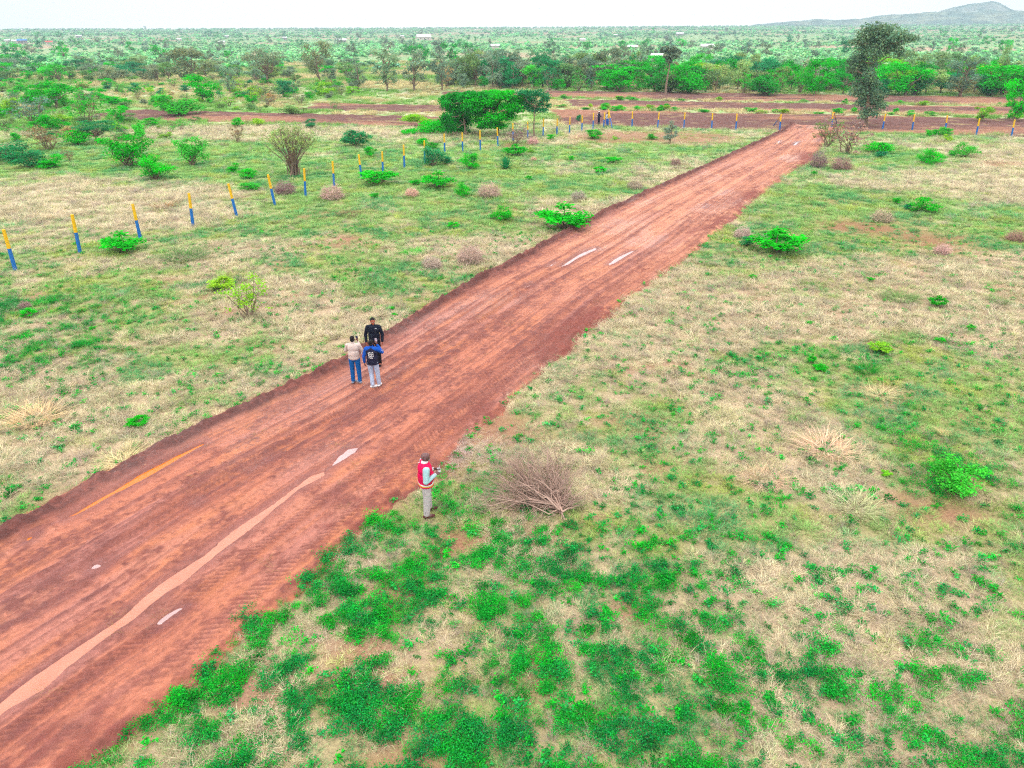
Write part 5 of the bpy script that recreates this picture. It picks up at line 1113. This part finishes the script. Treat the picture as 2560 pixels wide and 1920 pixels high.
M_gold = cloth('yellow_knit', alb(250, 190, 70)); M_cream = cloth('cream_knit', alb(224, 206, 200)); M_jean = cloth('blue_denim', alb(0, 100, 178)); M_grsh = cloth('grey_shoe', alb(150, 160, 180)); M_black = cloth('black_cloth', alb(28, 34, 52)); M_blk2 = cloth('black_trousers', alb(24, 22, 34))
M_navy = cloth('navy_cloth', alb(40, 40, 66)); M_vblue = cloth('bright_blue_cloth', alb(24, 92, 200)); M_ljean = cloth('pale_denim', alb(190, 206, 236)); M_phone = plain('phone_glass', (.015, .017, .03), .15, .6); M_phone2 = plain('pale_phone_case', alb(216, 200, 216), .4); M_grip = plain('controller_plastic', alb(214, 214, 220), .4)
def face_yaw(px, py, deg):     # 0 = back to the camera, looking away from it; positive turns to the left
    x, y, _ = gp(px, py); return -math.atan2(x, y) + math.radians(deg)
# man in the red jacket, looking right, working a controller
eR = person(1066, 1283, 1.74, face_yaw(1066, 1283, -82), 'bald man in a red jacket with pale sleeves and light grey trousers', dict(wide=1.18, skin=M_skin3, hair=False, head_turn=.1, nod=.45, belly=True, jacket=M_red, sleeve=M_pale, cuff=M_white, trousers=M_chino, shoes=M_brownsh, collar=M_white,
   hem=((.90, 1.0, M_red), (.935, 1.01, M_gold), (.965, 1.0, M_white)), arms={-1: dict(elbow=(-.27, -.03, 1.15), wrist=(-.11, .19, 1.19), hd=(.35, .9, .15), pn=(1, 0, -.3), ts=-1, curl=.9), 1: dict(elbow=(.27, -.03, 1.14), wrist=(.11, .19, 1.19), hd=(-.35, .9, .15), pn=(-1, 0, -.3), ts=1, curl=.9)},
   legs={-1: ((-.10, 0, .9), (-.12, .04, .5), (-.13, .06, .09)), 1: ((.10, 0, .9), (.12, -.01, .5), (.14, -.04, .09))}))
patch_quad(eR, 'chest_emblem', M_white, [((.10, .158, 1.37), (.05, 0, 0), (0, 0, .02))]); patch_quad(eR, 'shoulder_mark', M_white, [((-.05, -.10, 1.487), (.012, 0, 0), (0, .04, .01))])
ctl = empty('remote_controller', (0, 0, 0), 0, 'pale hand-held controller gripped by the man in the red jacket', 'controller')
def held(obj_root, person_e, loc):
    M = person_e.matrix_basis @ Matrix.Translation(loc); obj_root.location = M.translation; obj_root.rotation_euler = M.to_euler()
held(ctl, eR, (0, .29, 1.225)); ctl.scale = (.8, .8, .8); bm = bmesh.new(); box_bm(bm, -.055, .055, -.03, .03, -.014, .014); bm_obj('screen_holder', bm, M_phone, ctl)
for sx_ in (-.085, .085): bm = bmesh.new(); box_bm(bm, sx_ - .03, sx_ + .03, -.045, .04, -.018, .018); bmesh.ops.bevel(bm, geom=bm.edges[:], offset=.008, segments=2, affect='EDGES'); bm_obj('grip', bm, M_grip, ctl)
for sx_ in (-.08, .08): bm = bmesh.new(); box_bm(bm, sx_ - .005, sx_ + .005, .03, .045, .0, .10); bm_obj('antenna', bm, M_grip, ctl)
# man in black facing the camera
eK = person(943, 918, 1.80, face_yaw(943, 918, 172), 'man in a black zipped jacket and black trousers facing the camera', dict(skin=M_skin2, head_turn=-.35, nod=.1, jacket=M_black, collar=M_black, trousers=M_blk2, shoes=M_blk2,
   arms={-1: dict(elbow=(-.28, -.02, 1.15), wrist=(-.27, .06, .90), hd=(.1, .15, -1), pn=(1, 0, 0), ts=1, curl=.5), 1: dict(elbow=(.28, -.02, 1.15), wrist=(.27, .06, .90), hd=(-.1, .15, -1), pn=(-1, 0, 0), ts=-1, curl=.5)}))
patch_quad(eK, 'chest_emblem', M_white, [((-.115, .137, 1.405), (.014, 0, 0), (0, -.004, .026)), ((-.095, .140, 1.415), (.026, .0, 0), (0, -.004, .010)), ((-.078, .140, 1.402), (.010, .0, 0), (0, -.004, .022))])
patch_quad(eK, 'zip', M_navy, [((0, .152, 1.22), (.012, 0, 0), (0, 0, .36))])
# man in cream sweatshirt filming
eT = person(893, 962, 1.70, face_yaw(893, 962, -14), 'man in a cream sweatshirt and blue jeans seen from behind, filming with a phone', dict(head_turn=.1, jname='sweatshirt', jacket=M_cream, collar=M_cream, trousers=M_jean, shoes=M_grsh,
   arms={-1: dict(elbow=(-.28, .07, 1.20), wrist=(-.06, .25, 1.42), hd=(.5, .2, .9), pn=(.8, -.2, 0), ts=-1, curl=.8), 1: dict(elbow=(.29, .05, 1.19), wrist=(.12, .25, 1.44), hd=(-.1, .2, 1), pn=(-.9, 0, 0), ts=1, curl=.8)}, foot={1: -1.0, -1: .2}))
p1 = empty('mobile_phone', (0, 0, 0), 0, 'dark phone held up by the man in the cream sweatshirt', 'phone'); held(p1, eT, (.085, .30, 1.57)); bm = bmesh.new(); box_bm(bm, -.038, .038, -.004, .004, -.078, .078); bmesh.ops.bevel(bm, geom=bm.edges[:], offset=.003, segments=1, affect='EDGES'); bm_obj('phone_body', bm, M_phone, p1); bm = bmesh.new(); box_bm(bm, -.034, .034, -.0062, -.004, -.07, .07); bm_obj('phone_screen', bm, plain('lit_screen', alb(60, 66, 100), .2), p1)
# person in the blue and black jacket
eV = person(938, 972, 1.68, face_yaw(938, 972, -16), 'person in a black and blue jacket with white back print and pale jeans', dict(head_turn=.05, jacket=M_navy, sleeve=M_vblue, cuff=M_navy, trousers=M_ljean, shoes=M_white, collar=M_vblue, hem=((.90, 1.03, M_navy), (.935, 1.05, M_navy)),
   arms={-1: dict(elbow=(-.28, -.01, 1.15), wrist=(-.29, .03, .90), hd=(0, .15, -1), pn=(1, 0, 0), ts=1, curl=.5), 1: dict(elbow=(.33, .12, 1.27), wrist=(.14, .26, 1.48), hd=(-.2, .2, 1), pn=(-.9, 0, 0), ts=1, curl=.8)}, legs={-1: ((-.10, 0, .9), (-.09, .04, .5), (-.06, -.05, .09)), 1: ((.10, 0, .9), (.13, .04, .5), (.14, .07, .09))}, foot={-1: 1.1, 1: .2}))
blend('shoulder_yoke', [((-.15, -.012, 1.432), (.15, -.012, 1.432), .088, .088)], M_vblue, eV, .010, 1)
Q = []
for k, (zc, n_) in enumerate(((1.335, 4), (1.265, 4), (1.195, 4), (1.14, 3))):
    for i in range(n_): Q.append(((-.075 + i * .048 + k * .006, -.162 + .03 * abs(i - 1.5) * .3, zc + (.008 if i % 2 else -.006) + i * .006), (.034, 0, .006 if i % 2 else -.004), (.006, 0, .034 if k != 1 else .046)))
patch_quad(eV, 'back_print', M_white, Q, -.006)
patch_quad(eV, 'sleeve_stripe', M_white, [((-.345, -.02, 1.30), (.004, .10, 0), (0, 0, .016)), ((-.347, -.02, 1.265), (.004, .10, 0), (0, 0, .016))]); patch_quad(eV, 'sleeve_panel', M_white, [((-.338, -.01, 1.05), (0, .055, 0), (0, 0, .15))])
patch_quad(eV, 'sleeve_print', M_white, [((.345, .02, 1.38), (.0, .05, .01), (0, .01, .02)), ((.372, .06, 1.34), (.0, .05, .01), (0, .01, .02))])
p2 = empty('mobile_phone', (0, 0, 0), 0, 'pale phone held up by the person in the black and blue jacket', 'phone'); held(p2, eV, (.10, .31, 1.61)); bm = bmesh.new(); box_bm(bm, -.038, .038, -.005, .005, -.078, .078); bmesh.ops.bevel(bm, geom=bm.edges[:], offset=.003, segments=1, affect='EDGES'); bm_obj('phone_case', bm, M_phone2, p2); bm = bmesh.new(); box_bm(bm, .01, .03, -.0075, -.005, .045, .07); bm_obj('phone_camera', bm, M_phone, p2)
# two workers at the fence corner
hang = {-1: dict(elbow=(-.27, .03, 1.15), wrist=(-.14, .25, 1.08), pn=(0, 0, -1), ts=-1), 1: dict(elbow=(.27, .03, 1.15), wrist=(.16, .27, 1.10), pn=(0, 0, -1), ts=1)}
M_cap = cloth('pale_cap', alb(236, 236, 240))
eA = person(1503, 317, 1.74, face_yaw(1503, 317, -60), 'distant worker in navy work clothes and a pale cap left of the fence corner', dict(hair=True, jacket=M_navy, sleeve=M_navy, trousers=M_navy, shoes=M_blk2, arms=hang)); blend('cap', [((0, .0, 1.70), (.10, .11, .07)), ((0, .10, 1.675), (.06, .07, .012))], M_cap, eA, .012, 1); patch_quad(eA, 'shoulder_band', M_cap, [((-.12, -.155, 1.36), (.16, 0, 0), (0, 0, .07))], -.006)
eB = person(1524, 318.5, 1.66, face_yaw(1524, 318, 60), 'distant worker in a pale blue-white shirt and blue trousers at the corner post', dict(hair=True, jname='shirt', jacket=cloth('pale_shirt', alb(214, 222, 240)), trousers=M_vblue, shoes=M_blk2, arms=hang))
# ---------------------------------------------------------------- sky, sun, haze, camera
def setup_light():
    w = bpy.data.worlds.new('World'); sc.world = w; w.use_nodes = True; nt = w.node_tree; nt.nodes.clear()
    out = nt.nodes.new('ShaderNodeOutputWorld'); bg = nt.nodes.new('ShaderNodeBackground'); bg.inputs[1].default_value = .1
    sky = nt.nodes.new('ShaderNodeTexSky'); sky.sky_type = 'NISHITA'; sky.sun_disc = False; sky.sun_elevation = math.radians(58); sky.sun_rotation = math.radians(200); sky.air_density = 1.2; sky.dust_density = 3
    tc = nt.nodes.new('ShaderNodeTexCoord'); sx = nt.nodes.new('ShaderNodeSeparateXYZ'); nt.links.new(tc.outputs['Generated'], sx.inputs[0])
    g = ramp_n(nt, sx.outputs['Z'], 0, .8, 31.0, 30.0)      # overcast: the zenith is brighter than the horizon
    nz = noise_n(nt, tc.outputs['Generated'], 2.2, 4, .5); g2 = math_n(nt, 'MULTIPLY', g, ramp_n(nt, nz, .3, .7, .985, 1.015))
    v = nt.nodes.new('ShaderNodeVectorMath'); v.operation = 'SCALE'; v.inputs[0].default_value = (1.12, 1.0, .93); nt.links.new(g2, v.inputs['Scale'])
    c = mixc(nt, .95, sky.outputs[0], v.outputs[0]); nt.links.new(c, bg.inputs[0]); nt.links.new(bg.outputs[0], out.inputs[0])
    l = bpy.data.lights.new('sun', 'SUN'); l.energy = 1.3; l.angle = math.radians(14); l.color = (1, .96, .9); o = bpy.data.objects.new('sun', l); COL.objects.link(o)
    e, r = math.radians(58), math.radians(200); d = Vector((math.sin(r) * math.cos(e), math.cos(r) * math.cos(e), math.sin(e))); o.rotation_euler = (-d).to_track_quat('-Z', 'Y').to_euler(); o.location = (0, 0, 60)
setup_light()
def haze():
    bm = bmesh.new(); bmesh.ops.create_cube(bm, size=1); me = bpy.data.meshes.new('haze')
    bmesh.ops.scale(bm, vec=(8800, 8800, 700), verts=bm.verts); bmesh.ops.translate(bm, vec=(0, 0, 348), verts=bm.verts); bm.to_mesh(me); bm.free()
    m, nt, out = new_mat('haze'); p = N(nt, 'ShaderNodeVolumePrincipled'); p.inputs['Color'].default_value = (.56, .82, 1.0, 1); p.inputs['Density'].default_value = HAZE; nt.links.new(p.outputs[0], out.inputs['Volume'])
    me.materials.append(m); tag(link('haze', me), 'thin pale blue haze over the plain', 'haze', kind='stuff')
HAZE = 3.9e-4
haze()
cam = bpy.data.cameras.new('camera'); co = bpy.data.objects.new('camera', cam); COL.objects.link(co); sc.camera = co
cam.sensor_width = 36; cam.lens = 36 * F / 2560; cam.clip_start = .1; cam.clip_end = 60000; co.location = (0, 0, H)
co.matrix_world = Matrix.Translation((0, 0, H)) @ Matrix.Rotation(math.pi / 2 - PITCH, 4, 'X') @ Matrix.Rotation(-ROLL * 1.0, 4, 'Z')
sc.view_settings.view_transform = 'Standard'; sc.view_settings.look = 'None'; sc.view_settings.exposure = 0.02; sc.view_settings.gamma = 1
sc.cycles.volume_bounces = 0; sc.cycles.max_bounces = 4; sc.cycles.diffuse_bounces = 2; sc.cycles.transparent_max_bounces = 4

sc.cycles.use_denoising = False; sc.cycles.use_adaptive_sampling = True; sc.cycles.adaptive_threshold = 0.03; sc.cycles.filter_width = 1.2; sc.cycles.use_light_tree = False
